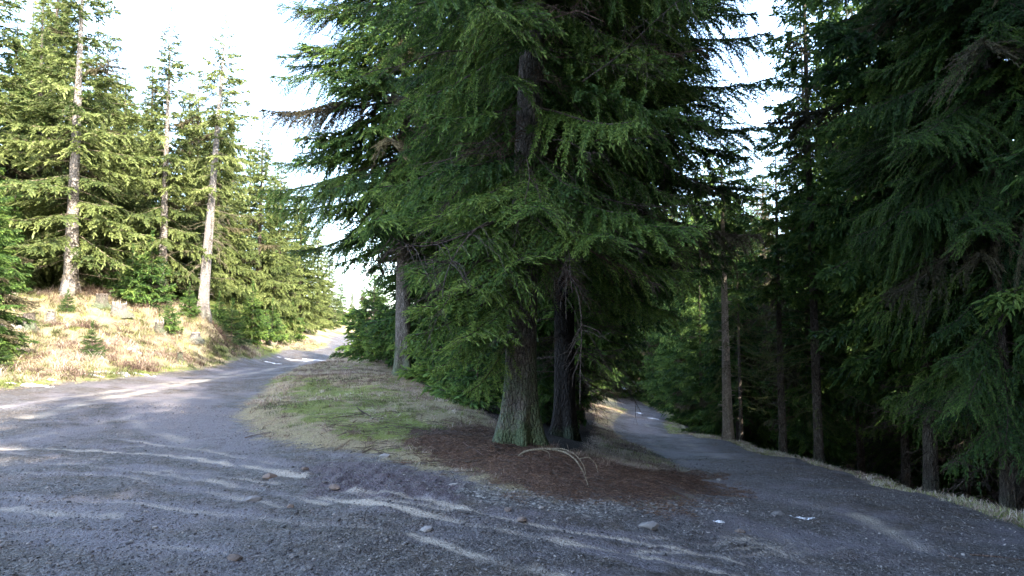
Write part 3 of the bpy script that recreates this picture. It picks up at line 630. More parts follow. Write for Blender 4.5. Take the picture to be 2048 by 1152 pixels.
g_c = "spruces in the thicket on the island"
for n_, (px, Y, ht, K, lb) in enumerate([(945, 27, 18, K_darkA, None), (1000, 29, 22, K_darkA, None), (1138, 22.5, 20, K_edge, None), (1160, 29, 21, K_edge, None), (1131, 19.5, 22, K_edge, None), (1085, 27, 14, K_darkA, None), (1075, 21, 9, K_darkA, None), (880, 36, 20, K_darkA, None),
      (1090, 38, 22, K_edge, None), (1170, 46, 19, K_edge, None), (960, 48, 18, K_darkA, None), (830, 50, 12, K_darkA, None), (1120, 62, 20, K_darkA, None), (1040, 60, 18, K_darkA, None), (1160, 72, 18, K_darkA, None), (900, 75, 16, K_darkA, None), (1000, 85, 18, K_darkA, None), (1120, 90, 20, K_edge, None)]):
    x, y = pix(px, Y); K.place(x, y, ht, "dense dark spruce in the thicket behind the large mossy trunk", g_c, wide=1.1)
for px, Y, ht, lb in [(882, 25, 3.2, "young dark spruce close right of the bare grey trunk"), (905, 19.5, 1.8, "low bushy young spruce at the shaded rim of the island"),
      (955, 17.5, 2.3, "young spruce just left of the large mossy trunk"), (990, 22, 4.0, "taller young spruce hidden behind the hanging sprays"),
      (748, 46, 5.5, "young spruce at the roadside left of the bare grey trunk"), (772, 38, 3.8, "short dense spruce touching the bare grey trunk from the left"), (740, 58, 6.0, "farthest young spruce at the island's roadside where the left road ends")]:
    x, y = pix(px, Y); K_youngA.place(x, y, ht, lb, cat="young spruce", wide=1.15)

# --- sunlit trees on the left bank
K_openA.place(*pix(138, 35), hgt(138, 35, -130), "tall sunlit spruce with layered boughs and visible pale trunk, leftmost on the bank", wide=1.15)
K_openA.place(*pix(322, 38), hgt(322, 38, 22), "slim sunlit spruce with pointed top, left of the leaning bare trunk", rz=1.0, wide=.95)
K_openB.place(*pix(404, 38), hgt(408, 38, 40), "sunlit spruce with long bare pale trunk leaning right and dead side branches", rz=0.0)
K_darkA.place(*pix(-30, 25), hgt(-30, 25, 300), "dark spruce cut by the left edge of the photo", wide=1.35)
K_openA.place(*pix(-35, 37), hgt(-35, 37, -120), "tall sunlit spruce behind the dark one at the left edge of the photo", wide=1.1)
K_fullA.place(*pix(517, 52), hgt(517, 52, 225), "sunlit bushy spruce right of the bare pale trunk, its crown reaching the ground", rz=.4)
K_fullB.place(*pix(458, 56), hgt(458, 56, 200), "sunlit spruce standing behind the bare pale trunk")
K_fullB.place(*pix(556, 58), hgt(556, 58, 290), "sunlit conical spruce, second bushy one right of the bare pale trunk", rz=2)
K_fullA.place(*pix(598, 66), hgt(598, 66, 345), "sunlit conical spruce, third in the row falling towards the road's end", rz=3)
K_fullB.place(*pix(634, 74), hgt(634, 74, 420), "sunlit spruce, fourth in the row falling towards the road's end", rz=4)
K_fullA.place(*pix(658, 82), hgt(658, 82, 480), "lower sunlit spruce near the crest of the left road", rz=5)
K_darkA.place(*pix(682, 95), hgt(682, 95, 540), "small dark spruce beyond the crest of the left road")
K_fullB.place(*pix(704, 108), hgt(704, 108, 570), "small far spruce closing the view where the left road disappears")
g_l = "spruces filling the wood behind the left bank"
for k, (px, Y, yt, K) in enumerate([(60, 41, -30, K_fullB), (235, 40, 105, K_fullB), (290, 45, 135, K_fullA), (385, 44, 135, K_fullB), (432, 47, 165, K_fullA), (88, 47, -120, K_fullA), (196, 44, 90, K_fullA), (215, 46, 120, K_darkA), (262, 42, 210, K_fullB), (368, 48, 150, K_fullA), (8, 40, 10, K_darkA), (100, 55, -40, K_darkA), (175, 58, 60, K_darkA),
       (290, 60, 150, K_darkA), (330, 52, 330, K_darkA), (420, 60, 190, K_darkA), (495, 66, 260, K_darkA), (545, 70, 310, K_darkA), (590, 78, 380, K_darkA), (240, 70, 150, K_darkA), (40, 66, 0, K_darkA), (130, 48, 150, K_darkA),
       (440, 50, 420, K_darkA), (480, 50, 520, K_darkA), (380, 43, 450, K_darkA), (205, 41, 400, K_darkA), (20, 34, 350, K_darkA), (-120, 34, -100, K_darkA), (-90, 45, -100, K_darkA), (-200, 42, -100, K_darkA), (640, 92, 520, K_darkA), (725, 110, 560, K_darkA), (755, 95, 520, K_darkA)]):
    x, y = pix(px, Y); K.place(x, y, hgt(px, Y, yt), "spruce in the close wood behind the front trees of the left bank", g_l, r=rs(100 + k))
for px, Y, ht, K, lb in [(185, 27.5, 1.15, K_youngB, "small dark green spruce alone in the straw grass of the left bank"), (466, 39.5, 2.1, K_youngB, "bright green young spruce by the left road below the leaning trunk"),
      (135, 33, .9, K_youngB, "tiny spruce high on the bank above the stumps"), (262, 36, 2.6, K_youngA, "young spruce on the bank, left of a close pair"), (300, 36.5, 3.4, K_youngA, "young spruce in front of the slim sunlit trunk"),
      (340, 35, 1.6, K_youngA, "short young spruce between the two pale trunks"), (378, 37, 1.6, K_youngA, "short young spruce at the left foot of the leaning trunk"), (438, 40.5, 2.0, K_youngA, "young spruce at the right foot of the leaning trunk"),
      (505, 45, 3.4, K_youngA, "young spruce in the shadow right of the bright green one"), (545, 50, 2.8, K_youngA, "young spruce on the bank edge below the bushy row"), (5, 24.5, 1.1, K_youngB, "low spruce at the photo's left edge on the bank"),
      (585, 58, 3.0, K_youngA, "young spruce nearest the road under the third bushy spruce"), (200, 38, 2.4, K_youngA, "young spruce behind the topmost stump"), (225, 37, 1.2, K_youngA, "knee-high spruce beside the topmost stump")]:
    x, y = pix(px, Y); K.place(x, y, ht, lb, cat="young spruce", wide=1.05)

# --- the right-hand forest
def bare_trunk_tree(px, Y, H, hb, r0, seed, label, Rm=1.9, lib=MID, leaf=M_leaf, dead=34, bark=None):
    x, y = pix(px, Y); o = empty("spruce_tree", (x, y, G1(x, y) - .05)); tag(o, label, "spruce tree")
    tg, ax, rad = trunk_geo(H, r0, seed, (-.004, 0), k=18, rings=44, stubs=70, flare=.5, curve=.04); tg.obj("trunk", [bark or M_bark], o)
    crown_geo(H, hb, Rm, seed + 1, lib, ax, rad, step=.42, per=5, peak=.3, dead=dead, deadlo=1.5).obj("crown", [leaf, M_twig_moss, M_leaf_b], o)
bare_trunk_tree(1451, 27, 11.5, 7.2, .19, 1200, "slender spruce with long bare stubbly trunk right of the downhill road", bark=M_bark_brown)
bare_trunk_tree(1630, 21.5, 19, 5.0, .135, 1210, "spruce with thin brown trunk, second bare trunk in the right forest edge", 1.35)
bare_trunk_tree(1560, 24, 10.2, 5.2, .13, 1220, "spruce with dark thin trunk between the two paler bare trunks", 1.5)
bare_trunk_tree(1478, 33, 11, 6, .09, 1230, "very thin spruce pole just right of the long stubbly trunk", 1.3)
g_r = "spruces crowded in the right-hand forest"
lim_x = [1230, 1300, 1400, 1450, 1500, 1540, 1575, 1600, 1650, 1720, 1790]; lim_y = [330, 350, 350, 340, 320, 290, 220, 140, 0, -120, -700]
def ok_height(px, Y, H):
    x, y = pix(px, Y); m = at(px, np.interp(px, lim_x, lim_y), Y)[2] - G1(x, y); return min(H, m)
K_edgeL.place(*pix(2000, 14.2), 26, "broad dark spruce nearest the right edge of the photo, boughs hanging low", rz=1.1, wide=.72)
K_edge.place(*pix(1850, 17), 26, "dark spruce at the forest edge with long level boughs over the verge", rz=2.2, wide=.8)
K_edge.place(*pix(1800, 25), 23, "dark green spruce leaning its boughs towards the sky gap", rz=.3, wide=.85)
K_brown.place(*pix(1618, 33), hgt(1618, 33, 10), "half-bare browning spruce beside the sky gap")
K_brown.place(*pix(1530, 42), ok_height(1530, 42, 20), "lower browning spruce behind the long stubbly trunk")
K_brown.place(*pix(1465, 52), ok_height(1465, 52, 20), "thin browning spruce at the road bend seen left of the stubbly trunk")
r = rs(43)
near = [(5.6, -5.6), (-5, -12), (-1, -10.5), (4.6, -12.5), (-8, -16), (3.2, -9), (1.5, -14), (5.5, -15), (-2, -18), (9.8, -.5), (10.6, 9.6), (13.8, 11), (11.5, 13.5), (16, -5), (8.0, 3.0), (7.4, -1.5), (9.5, 6.2), (11, 1.0), (8.5, -6), (12.5, 4.6), (12, -3.5), (15, 0), (15.5, 4), (10, -10), (14, -8), (18, -3), (7, -13), (17.5, 7.5), (12.2, 8.4), (20, 2), (13, -14), (9, -18), (5.5, -21)]  # spruces added behind and right of the camera to shade road and island
for x, y in near: K_edge.place(x, y, 27, "dark spruce added behind and beside the viewpoint to cast shade", "spruces crowded in the right-hand forest", r=r, wide=.95)
r = rs(42); pts = near + [pix(p, Y) for p, Y in [(2000, 14.2), (1850, 17), (1800, 25), (1605, 33), (1530, 42), (1451, 27), (1630, 21.5), (1560, 24), (1478, 33), (1465, 52)]]
tries = 0; cnt = 0
while tries < 14000 and cnt < 175:
    tries += 1; x = r.uniform(6, 62); y = r.uniform(-28, 92)
    if y < 3 and x > 34: continue
    if y > 40 and x / y > 1.0: continue
    if x > 48: continue
    s_ = sdist([x], [y], polyR)[0]
    if s_ < (1.7 if y > 20 else 2.6): continue
    dmin = 2.6 if y < 45 else 3.6
    if y < 6: dmin = 3.4
    if min((x - a) ** 2 + (y - b) ** 2 for a, b in pts) < dmin ** 2: continue
    if y > 2:
        px = CX + F * x / y; H = ok_height(px, y, r.uniform(18, 24))
    else: px = 9999; H = r.uniform(18, 23)
    if H < 5: continue
    if y > 2 and px < 1860 and px - F * 3.0 / y < 1560:
        H = min(H, at(px, 350, y)[2] - G1(x, y))
        if H < 4: continue
    K = [K_forA, K_forB, K_forA, K_edge][r.randint(4)] if y < 30 else [K_forA, K_forB, K_darkA, K_forA][r.randint(4)]
    if H < 13: K = K_darkA if r.uniform() < .5 else K_brown
    K.place(x, y, H, "dark spruce added behind and beside the viewpoint to cast shade", g_r, r=r); pts.append((x, y)); cnt += 1
# far side of the downhill road, closing the valley view
g_f = "far spruces beyond the bend of the downhill road"
for k, (px, Y, yt) in enumerate([(1235, 100, 330), (1262, 104, 300), (1290, 98, 380), (1320, 95, 400), (1350, 100, 360), (1385, 90, 400), (1420, 96, 380), (1275, 112, 250), (1330, 115, 330), (1400, 118, 350), (1210, 96, 300), (1370, 76, 480), (1405, 68, 470), (1345, 84, 520), (1180, 108, 300), (1450, 110, 340), (1385, 56, 520), (1352, 66, 520), (1400, 44, 560), (1425, 52, 480), (1440, 38, 600)]):
    x, y = pix(px, Y); (K_darkA, K_forA)[k % 2].place(x, y, hgt(px, Y, yt), "distant spruce beyond the bend of the downhill road", g_f, r=rs(500 + k))

# ------------------------------------------------------------------ grass, litter and gravel
def sample(poly, dens, r, cond=None):
    lo = poly.min(0); hi = poly.max(0); n = int(dens * (hi[0] - lo[0]) * (hi[1] - lo[1])); x = r.uniform(lo[0], hi[0], n); y = r.uniform(lo[1], hi[1], n)
    k = sdist(x, y, poly) > 0
    if cond is not None: k &= cond(x, y)
    return x[k], y[k]
def blades(g, x, y, L, W, r, tone, lie=.8, flow=None, mat=0):
    """curved grass blades in tufts: 3 segments each"""
    n = len(x); z = ground(x, y); az = r.uniform(0, 6.28, n); d = np.stack([np.cos(az), np.sin(az)], 1)
    if flow is not None: d = nrm(d * .7 + flow)
    P = np.stack([x, y, z - .01], 1); d3 = np.column_stack([d, np.zeros(n)]); sd = np.stack([-d[:, 1], d[:, 0], np.zeros(n)], 1)
    lie = lie * r.uniform(.5, 1.3, n); s = np.array([0, .35, .7, 1.0]); V = []
    for q, w in zip(s, (1, .85, .6, 0)):
        c = P + d3 * (L * lie * q ** 1.3)[:, None]; c[:, 2] += L * (q * (1.0 - .25 * lie) - .72 * lie * q ** 2.2)
        V += [c + sd * (W * w * .5)[:, None]] + ([c - sd * (W * w * .5)[:, None]] if w > 0 else [])
    V = np.stack(V, 1); T0 = np.array([[0, 1, 3], [0, 3, 2], [2, 3, 5], [2, 5, 4], [4, 5, 6]])
    T = (np.arange(n)[:, None, None] * 7 + T0[None]).reshape(-1, 3); tn = np.repeat(tone[:, None], 7, 1) + np.array([-.12, -.12, 0, 0, .05, .05, .1])[None]
    g.add(V.reshape(-1, 3), T, mat, np.clip(tn, 0, 1).ravel(), False)
def tufts(poly, dens, per, L, W, r, spread, cond=None, lie=.8, green=.0, tone=.5, gfun=None):
    x, y = sample(poly, dens, r, cond); n = len(x); flow = r.normal(0, 1, (n, 2))
    sc = r.uniform(.6, 1.3, n); tt = r.normal(tone, .13, n) + .55 * vnoise(x, y, 1.5, 95) + .35 * vnoise(x, y, .6, 96); X = np.repeat(x, per) + r.normal(0, spread, n * per); Y = np.repeat(y, per) + r.normal(0, spread, n * per)
    isg = r.uniform(0, 1, n) < (green if gfun is None else gfun(x, y)); isg = np.repeat(isg, per)
    Lq = L * np.repeat(sc, per) * r.uniform(.5, 1.3, n * per); Wq = W * r.uniform(.6, 1.3, n * per); tq = np.repeat(tt, per) + r.normal(0, .13, n * per); fl = np.repeat(nrm(flow), per, 0) * .8
    return X, Y, Lq, Wq, tq, fl, isg
def add_tufts(gs, gg, r, lie, *a, **k):
    X, Y, Lq, Wq, tq, fl, isg = tufts(*a, **k)
    for sel, g in ((~isg, gs), (isg, gg)):
        if sel.any(): blades(g, X[sel], Y[sel], Lq[sel] * (1 if g is gs else .75), Wq[sel], r, tq[sel], lie, fl[sel])
r = rs(77)
polyBank = np.vstack([hits([(-60,782,20),(200,763,23.5),(400,741,31),(500,722,38),(600,703,50),(655,694.5,59)]), [(-19, 66), (-28, 48), (-34, 38), (-34, 22), (-24, 18)]])
gs, gg = Geo(), Geo()
pat = lambda x, y: np.clip(.2 + 1.3 * vnoise(x, y, 2.0, 31) + .5 * sstep(1.3, .2, sdist(x, y, polyL)), 0, .8)
add_tufts(gs, gg, r, .95, polyBank, 13, 22, .55, .016, r, .10, gfun=pat, tone=.48, cond=lambda x, y: (sdist(x, y, polyL) > .3) & (np.hypot(x, y) < 44))
add_tufts(gs, gg, r, .9, polyBank, 7, 10, .40, .02, r, .09, gfun=pat, tone=.5, cond=lambda x, y: (sdist(x, y, polyL) > .3) & (np.hypot(x, y) >= 44))
add_tufts(gs, gg, r, .7, polyBank, 60, 6, .10, .012, r, .05, green=.5, tone=.5, cond=lambda x, y: (sdist(x, y, polyL) < 1.0) & (np.hypot(x, y) < 40))
tag(gs.obj("dry_grass", [M_straw]), "straw-coloured dry grass matted over the left bank", "grass", kind="stuff")
tag(gg.obj("green_grass", [M_green]), "green grass tufts along the foot of the left bank", "grass", kind="stuff")
gs, gg = Geo(), Geo()
gr_is = lambda x, y: np.clip(.2 + .6 * sstep(-.8, .6, sdist(x, y, polyGreen)) + .9 * vnoise(x, y, .9, 33), 0, .9)
notdark = lambda x, y: (sdist(x, y, polyDark) < .3) & (sdist(x, y, polyNeedle) < .15) & (sdist(x, y, polyI) > .22 + .5 * vnoise(x, y, .8, 44)) & (y < 60)
add_tufts(gs, gg, r, .9, polyI, 150, 9, .075, .006, r, .035, gfun=gr_is, tone=.42, cond=lambda x, y: notdark(x, y) & (np.hypot(x, y) < 20) & (y < 20))
add_tufts(gs, gg, r, .9, polyI, 34, 10, .17, .011, r, .06, gfun=gr_is, tone=.45, cond=lambda x, y: notdark(x, y) & (np.hypot(x, y) >= 17))
add_tufts(gs, gg, r, .8, polyI, 7, 16, .20, .008, r, .05, gfun=gr_is, tone=.5, cond=lambda x, y: notdark(x, y) & (sdist(x, y, polyI) > .6))
polyTip = hits([(1180, 932), (1300, 925), (1345, 930), (1355, 945), (1300, 955), (1200, 950)])
add_tufts(gs, gg, r, .9, polyTip, 120, 10, .14, .006, r, .04, green=.1, tone=.5)
polyCut = np.vstack([hits([(1205, 885), (1240, 880), (1330, 915), (1365, 938), (1300, 930), (1220, 915)])])
add_tufts(gs, gg, r, .9, polyCut, 70, 9, .11, .008, r, .04, green=.55, tone=.3)
tag(gs.obj("dry_grass", [M_straw]), "short dry grass on the grassy island between the two roads", "grass", kind="stuff")
tag(gg.obj("green_grass", [M_green]), "short green grass and moss on the island between the two roads", "grass", kind="stuff")
gs, gg = Geo(), Geo()
add_tufts(gs, gg, r, .8, polyR, 120, 9, .17, .010, r, .04, green=.45, tone=.62, cond=lambda x, y: (sdist(x, y, polyR) < .95 + .6 * vnoise(x, y, .7, 9)) & (y > 4) & (y < 34) & (sdist(x, y, polyR) > .02))
add_tufts(gs, gg, r, .8, polyR, 25, 8, .16, .014, r, .06, green=.5, tone=.45, cond=lambda x, y: (sdist(x, y, polyR) < 1.1) & (y >= 30) & (y < 95))
tag(gs.obj("dry_grass", [M_straw]), "thin strip of dry grass along the right road's outer verge", "grass", kind="stuff")
tag(gg.obj("green_grass", [M_green]), "thin strip of green grass along the right road's outer verge", "grass", kind="stuff")

# bilberry cover on the bank and under the trees
g = Geo(); x, y = sample(polyBank, 9, r, lambda x, y: (vnoise(x, y, 3.0, 51) > .04) & (sdist(x, y, polyL) > 3.5) & (np.hypot(x, y) < 46))
n = len(x); k = 26; X = np.repeat(x, k) + r.normal(0, .2, n * k); Y = np.repeat(y, k) + r.normal(0, .2, n * k); Z = ground(X, Y) + r.uniform(.02, .32, n * k)
shoots(g, np.stack([X, Y, Z], 1), r.normal(0, 1, (n * k, 3)) + [0, 0, .9], .09 * r.uniform(.6, 1.3, n * k), np.full(n * k, .05), np.repeat(r.uniform(.35, .8, n), k) + r.normal(0, .1, n * k), 0, r)
tag(g.obj("bilberry_cover", [M_leaf_y]), "low yellow-green bilberry bushes covering the upper left bank", "ground cover", kind="stuff")

# needle litter on the island tip
g = Geo(); polyNW = polyNeedle.mean(0) + (polyNeedle - polyNeedle.mean(0)) * 1.22
x, y = sample(polyNW, 1500, r, lambda x, y: (sdist(x, y, polyNeedle) + 1.6 * vnoise(x, y, .5, 91) + .8 * vnoise(x, y, .15, 92)) > -.1); n = len(x); z = ground(x, y) + .008; az = r.uniform(0, 6.28, n); L = r.uniform(.02, .09, n)
shoots(g, np.stack([x, y, z], 1), np.stack([np.cos(az), np.sin(az), r.normal(0, .12, n)], 1), L, np.full(n, .005), r.uniform(.1, 1, n), 0, r)
tag(g.obj("needle_litter", [M_litter]), "reddish brown needle litter around the foot of the large mossy spruce", "needle litter", kind="stuff")

# fallen twigs in the litter
g = Geo(); polyTw = hits([(640, 840), (800, 830), (900, 850), (960, 850), (1040, 885), (1180, 930), (1350, 945), (1440, 985), (1300, 1010), (1100, 1000), (900, 950), (760, 915), (640, 900)])
x, y = sample(polyTw, 50, r)
for a, b in zip(x, y):
    az = r.uniform(0, 6.28); L = r.uniform(.06, .4); t = np.linspace(0, 1, 5); bend = r.normal(0, .25)
    X = a + np.cos(az + bend * t) * L * t; Y = b + np.sin(az + bend * t) * L * t; tube(g, np.stack([X, Y, ground(X, Y) + .012 + .03 * r.uniform() * np.sin(t * 3)], 1), r.uniform(.002, .005) * (1 - .7 * t), 4, r.randint(2))
tag(g.obj("fallen_twigs", [M_twig_red, M_twig]), "thin fallen spruce twigs strewn over the island tip", "twigs", kind="stuff")

# loose gravel
ico = np.array([(0, 0, -1), (.894, 0, -.447), (.276, .851, -.447), (-.724, .526, -.447), (-.724, -.526, -.447), (.276, -.851, -.447), (.724, .526, .447), (-.276, .851, .447), (-.894, 0, .447), (-.276, -.851, .447), (.724, -.526, .447), (0, 0, 1)])
icot = np.array([(0, 2, 1), (0, 3, 2), (0, 4, 3), (0, 5, 4), (0, 1, 5), (1, 2, 6), (2, 3, 7), (3, 4, 8), (4, 5, 9), (5, 1, 10), (1, 6, 10), (2, 7, 6), (3, 8, 7), (4, 9, 8), (5, 10, 9), (6, 7, 11), (7, 8, 11), (8, 9, 11), (9, 10, 11), (10, 6, 11)])
def stones(g, x, y, size, r, tone, lift=.25):
    n = len(x); V = ico[None] * r.uniform(.62, 1.2, (n, 12, 1)) * np.stack([size * r.uniform(.8, 1.4, n), size * r.uniform(.7, 1.1, n), size * r.uniform(.45, .8, n)], 1)[:, None]
    a = r.uniform(0, 6.28, n); c, s = np.cos(a)[:, None], np.sin(a)[:, None]; Vx = V[..., 0] * c - V[..., 1] * s; Vy = V[..., 0] * s + V[..., 1] * c
    W = np.stack([Vx + x[:, None], Vy + y[:, None], V[..., 2] + (ground(x, y) + size * lift)[:, None]], -1)
    g.add(W.reshape(-1, 3), (np.arange(n)[:, None, None] * 12 + icot[None]).reshape(-1, 3), 0, np.repeat(tone, 12), False)
g = Geo(); n = 110000; d = r.uniform(3.9, 17, n) ** 1.0; a = r.uniform(-.68, .68, n); x = np.tan(a) * d; y = d
k = (np.maximum(np.maximum(sdist(x, y, polyI), sdist(x, y, polyL)), sdist(x, y, polyR)) < .12 + .3 * vnoise(x, y, .4, 71))
x, y = x[k], y[k]; tm = np.zeros(len(x))
for ln, w, s_ in tracks: tm = np.maximum(tm, s_ * np.exp(-(pdist(x, y, ln) / w) ** 2))
dn = vnoise(x, y, 1.1, 72) + .6 * vnoise(x, y, .35, 73) + .5 - tm * .9; k = r.uniform(0, 1, len(x)) < np.clip(dn, .05, 1); x, y = x[k], y[k]
n = len(x); size = .005 + .009 * r.uniform(0, 1, n) ** 2.2 + .012 * (r.uniform(0, 1, n) > .985)
tone = np.clip(r.normal(.3, .22, n), 0, 1); tone[r.uniform(0, 1, n) > .985] = 1.0
stones(g, x, y, size, r, tone)
x, y = sample(polyPebble, 200, r); n = len(x); stones(g, x, y, r.uniform(.006, .018, n), r, np.clip(r.normal(.42, .3, n), 0, 1))
tag(g.obj("loose_gravel", [M_stone]), "loose crushed gravel scattered over the road junction", "gravel", kind="stuff")

def rock(px, py, size, mat, label, seed):
    x, y = hit(px, py); g = Geo(); r = rs(seed); V = nrm(r.normal(size=(60, 3))); V = np.vstack([ico, V])
    import bmesh
    bm = bmesh.new(); pl = nrm(r.normal(size=(9, 3))); dd = r.uniform(.62, .95, 9)
    for v in V:
        s_ = min(1.0, min([d_ / max(1e-3, float(v @ p_)) for p_, d_ in zip(pl, dd) if v @ p_ > .2] + [1.0])); w = v * s_ * size * np.array([1.25, .9, .62]); bm.verts.new(w)
    res = bmesh.ops.convex_hull(bm, input=bm.verts); 
    bmesh.ops.delete(bm, geom=[e for e in res['geom_interior'] if isinstance(e, bmesh.types.BMVert)], context='VERTS')
    me = bpy.data.meshes.new("stone"); bm.to_mesh(me); bm.free(); me.materials.append(mat)
    a_ = me.attributes.new("tone", 'FLOAT', 'POINT'); a_.data.foreach_set("value", np.full(len(me.vertices), r.uniform(.3, .8), np.float32))
    o = bpy.data.objects.new("stone", me); scene.collection.objects.link(o); o.location = (x, y, G1(x, y) + size * .08); o.rotation_euler = (r.uniform(-.2, .2), r.uniform(-.2, .2), r.uniform(0, 6))
    tag(o, label, "stone", "larger stones lying on the road")
for k, a in enumerate([(540, 958, .085, M_stone_br, "brown stone at the end of the sandy wheel track left of the mud"), (505, 1000, .085, M_stone_lt, "pale angular stone in the left foreground gravel"), (668, 980, .06, M_stone_br, "orange-brown stone at the left rim of the churned mud"),
      (610, 945, .05, M_stone_br, "small brown stone just above the brown track-end stone"), (1045, 1036, .055, M_stone_br, "reddish stone in the gravel straight below the large spruce"), (1016, 1020, .04, M_stone_br, "small red stone above the reddish one below the large spruce"), (854, 1055, .06, M_stone_lt, "whitish stone between two sandy tracks"),
      (1297, 1055, .08, M_stone, "dark stone with pale face in the gravel right of centre"), (1556, 1030, .08, M_stone, "dark grey stone beside the snow patch on the right road"), (1480, 1068, .05, M_stone_br, "small brownish stone below the thin snow patch"), (470, 1118, .05, M_stone_br, "flat brown stone near the bottom left corner"),
      (905, 975, .06, M_stone, "grey stone on the right rim of the churned mud"), (770, 918, .07, M_stone, "dull grey stone where the mud meets the grass"), (580, 1012, .045, M_stone_br, "rounded brown stone right of the pale angular one"), (1437, 960, .05, M_stone, "grey stone at the outer tip of the needle litter")]):
    rock(*a, seed=300 + k)

# ------------------------------------------------------------------ stumps
def stump(px, py, h, r0, label, seed, mat=None, snag=0):
    x, y = hit(px, py); g = Geo(); r = rs(seed); k = 18; z = np.array([-.2, 0, .06, .15, h * .6, h]); 
    rad = r0 * np.array([1.7, 1.5, 1.2, 1.05, .97, .95]); th = np.arange(k) * 2 * math.pi / k
    jit = 1 + np.array([.25, .22, .14, .07, .04, .04])[:, None] * np.sin(5 * th + r.uniform(0, 6))[None] + r.normal(0, .02, (6, k))
    tube(g, np.stack([z * r.uniform(-.08, .08), z * 0, z], 1), rad, k, 0, .5, False, jit)
    o = empty("tree_stump", (x, y, G1(x, y)), r.uniform(0, 6)); g.obj("stump_bark", [mat], o)
    g2 = Geo(); pts = np.stack([np.cos(th) * r0 * .93, np.sin(th) * r0 * .93, h - .01 + r.normal(0, .015, k) + .06 * np.cos(th)], 1); c = np.array([[0, 0, h]])
    j = np.arange(k); g2.add(np.vstack([pts, c]), np.stack([j, (j + 1) % k, np.full(k, k)], -1), 0, .5)
    if snag: # splintered rim
        for q in range(9):
            a = r.uniform(0, 6.28); b_ = np.array([math.cos(a) * r0 * .85, math.sin(a) * r0 * .85, h - .05]); tube(g2, [b_, b_ + [0, 0, .12], b_ + [0.01, 0, r.uniform(.15, .3)]], [.035, .025, .004], 4)
    g2.obj("cut_face", [M_cut], o); tag(o, label, "tree stump")
for k, a in enumerate([(203, 622, .55, .26, "topmost stump on the bank, squarish and half hidden in bilberry"), (238, 640, .42, .32, "broad pale stump right of the centre of the bank, bright on one side"), (102, 641, .5, .17, "narrow white stump on the bank"),
      (58, 668, .6, .22, "brown stump at the left with snow beside it"), (318, 668, .45, .2, "stump with a cracked face below the slim sunlit spruce"), (360, 728, .35, .12, "small mossy stump low on the bank near the road"),
      (390, 684, .3, .22, "low pale stump right of the cracked one"), (537, 690, .4, .17, "mossy round stump on the bank where the road starts to rise"), (28, 640, .3, .25, "dark low stump high at the left edge")]):
    stump(*a, seed=700 + k, mat=M_bark_stump if k in (1, 2, 6) else M_bark, snag=k in (1, 4))

# ------------------------------------------------------------------ snow remnants
def snow(px, py, lx, ly, rz, label, seed, h=.03, px_up=0):
    x0, y0 = hit(px, py); n = 70; u = np.linspace(-1.15, 1.15, n); U, Vv = np.meshgrid(u, u); lx *= .75; ly *= .7
    c, q = math.cos(rz), math.sin(rz); wx = x0 + U * lx * c - Vv * ly * q; wy = y0 + U * lx * q + Vv * ly * c; k = max(.05, .35 * ly)
    f = 1 - np.hypot(U, Vv) + 1.3 * vnoise(wx, wy, lx * .35 + .02, seed) + .9 * vnoise(wx, wy, k, seed + 1) + .5 * vnoise(wx, wy, k * .4, seed + 2) - .15
    wz = ground(wx, wy) + np.clip(f * 1.5, -.4, 1) * h + .004
    P = np.stack([wx - x0, wy - y0, wz - G1(x0, y0)], -1).reshape(-1, 3); i = np.arange(n - 1)[:, None] * n; j = np.arange(n - 1)[None]
    Qd = np.stack([i + j, i + j + 1, i + n + j + 1, i + n + j], -1).reshape(-1, 4); Qd = Qd[f.ravel()[Qd].mean(1) > 0]
    g = Geo(); g.add(P, np.vstack([Qd[:, [0, 1, 2]], Qd[:, [0, 2, 3]]]), 0, .5, True); o = g.obj("snow_patch", [M_snow]); o.location = (x0, y0, G1(x0, y0)); tag(o, label, "snow patch", "snow remnants")
for k, a in enumerate([(1605, 1037, .19, .10, -.1, "snow remnant in the middle of the right road beside the dark stone"), (1437, 1046, .07, .05, .2, "tiny snow scrap left of the larger remnant on the right road"),
      (215, 748, .9, .45, .1, "snow patch in the straw grass just above the left road"), (180, 755, .5, .22, .2, "smaller snow patch left of the one above the left road"), (60, 772, .8, .18, .1, "thin snow strip at the road edge far left"), (285, 751, .5, .15, .2, "flat snow scrap on the road edge right of the others"),
      (14, 657, .9, .6, .2, "snow beside the brown stump at the left edge"), (268, 711, .35, .3, 0, "snow scrap in the grass above the left road"), (105, 765, .25, .15, 0, "small snow dot at the road edge far left"),
      (590, 721, 1.3, .22, -.2, "snow streak across the left road below its crest"), (635, 721, 1.0, .2, -.1, "snow streak where the left road meets the island"), (545, 726, .8, .15, .4, "thin snow trail leading along the left road"), (1308, 838, .8, .5, .5, "snow remnant on the far bend of the downhill road"), (1278, 827, .3, .5, .2, "snow scrap at the inner edge of the far bend")]):
    snow(*a, seed=800 + k, h=.02 if k in (0, 1, 14) else .04)

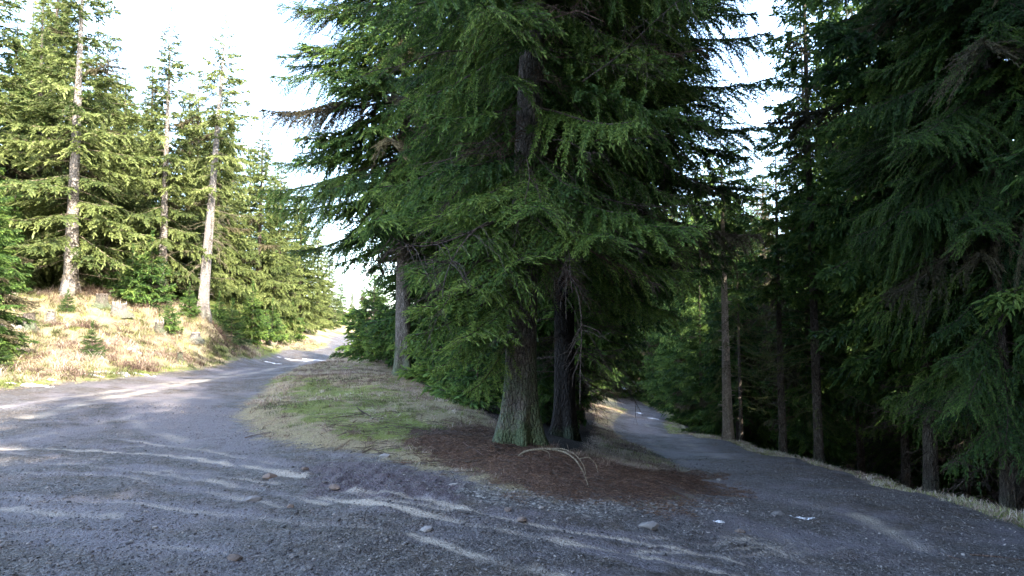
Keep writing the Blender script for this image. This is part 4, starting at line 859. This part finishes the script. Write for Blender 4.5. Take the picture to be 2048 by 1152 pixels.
# ------------------------------------------------------------------ fallen sticks
def stick(name, pix_list, rad, mat, label, lifts=None, twigs=0, seed=0, cat="fallen stick", tr=.3):
    r = rs(seed); P = hits(pix_list); z = ground(P[:, 0], P[:, 1]) + rad * .8
    if lifts is not None: z = z + np.array(lifts)
    P3 = np.column_stack([P, z]); t = np.linspace(0, 1, len(P3)); tt = np.linspace(0, 1, 4 * len(P3)); Q_ = np.stack([np.interp(tt, t, P3[:, c]) for c in range(3)], 1)
    for _ in range(3): Q_[1:-1] = (Q_[:-2] + Q_[1:-1] * 2 + Q_[2:]) / 4
    base = Q_[0].copy(); g = Geo(); tube(g, Q_ - base, rad * (1 - tr * 2 * tt * .9), 6, 0, .5, True)
    for q in range(twigs):
        a = Q_[r.randint(2, len(Q_) - 2)] - base; d = nrm(r.normal(0, 1, 3) * [1, 1, .3]); l = r.uniform(.08, .25); tube(g, [a, a + d * l * .5, a + d * l], [rad * .4, rad * .3, rad * .15], 4)
    o = g.obj(name, [mat]); o.location = base; tag(o, label, cat)
stick("fallen_stick", [(708, 818), (725, 832), (742, 844)], .014, M_twig, "dark crooked stick lying on the green grass of the island", twigs=3, seed=1)
stick("fallen_stick", [(706, 851), (730, 842), (760, 850)], .012, M_twig_red, "pale brown stick crossing the end of the dark crooked one", twigs=2, seed=2)
stick("fallen_stick", [(820, 820), (814, 828), (812, 834)], .014, M_twig_pale, "short curved pale stick on the island above the brown litter", seed=3)
stick("fallen_stick", [(914, 878), (930, 892), (950, 905), (968, 920)], .012, M_twig_red, "long reddish stick on the slope left of the large trunk", twigs=4, seed=4)
stick("fallen_stick", [(928, 935), (945, 936), (962, 934)], .013, M_twig, "short dark stick at the lower edge of the needle litter", seed=5)
stick("fallen_stick", [(725, 908), (745, 900), (768, 914)], .008, M_twig_red, "thin curved twig at the boundary of grass and mud", seed=6)
stick("fallen_stick", [(668, 905), (685, 897), (700, 890)], .007, M_twig_pale, "thin straight twig pointing into the grass", seed=7)
stick("fallen_stick", [(490, 878), (505, 872), (520, 869)], .009, M_twig_red, "small stick on the dirt left of the grass", seed=8)
stick("fallen_stick", [(1940, 1111), (1995, 1117), (2050, 1124)], .010, M_twig_red, "long reddish stick near the bottom right corner", twigs=1, seed=9)
stick("fallen_stick", [(1878, 1106), (1900, 1115), (1920, 1122)], .007, M_twig_red, "thin twig left of the long stick at bottom right", seed=10)
stick("fallen_stick", [(760, 722), (790, 727), (815, 742)], .03, M_twig, "dark fallen bough in the dry grass left of the bare grey trunk", twigs=3, seed=11, lifts=[.1, .15, .02])
# the arching pale bough in front of the large trunk
x, y = hit(1035, 915)
o = empty("arching_bough", (x, y, G1(x, y))); tag(o, "pale thin bough arching out of the ground in front of the large trunk", "dead bough")
yend = hit(1179, 980)[1] + .05
def world_arc(pts, Y0): return np.array([at(px, py, np.interp(px, [1034, 1179], [y, yend]) - .03) for px, py in pts]) - np.array([x, y, G1(x, y)])
def arc(pl, r0, nm="stem"):
    P = world_arc(pl, y - .05); t = np.linspace(0, 1, len(P)); tt = np.linspace(0, 1, 24); Q_ = np.stack([np.interp(tt, t, P[:, c]) for c in range(3)], 1); Q_[:, 1] += .04 * np.sin(tt * 3)
    for _ in range(4): Q_[1:-1] = (Q_[:-2] + Q_[1:-1] * 2 + Q_[2:]) / 4
    g = Geo(); tube(g, Q_, r0 * (1 - .75 * tt) + .002, 6); g.obj(nm, [M_twig_pale], o)
arc([(1034, 916), (1048, 902), (1085, 897), (1130, 902), (1155, 922), (1170, 950), (1179, 980)], .013)
arc([(1085, 897), (1125, 897), (1150, 908), (1168, 930), (1172, 950)], .005, "side_twig")
arc([(1048, 902), (1085, 900), (1098, 905), (1100, 917)], .004, "side_twig")
arc([(1160, 917), (1180, 915), (1193, 930), (1196, 945)], .003, "side_twig")
arc([(1080, 928), (1095, 933), (1108, 945), (1110, 955)], .004, "side_twig")
print("tris in scene", sum(len(o.data.polygons) for o in scene.objects if o.type == 'MESH'))
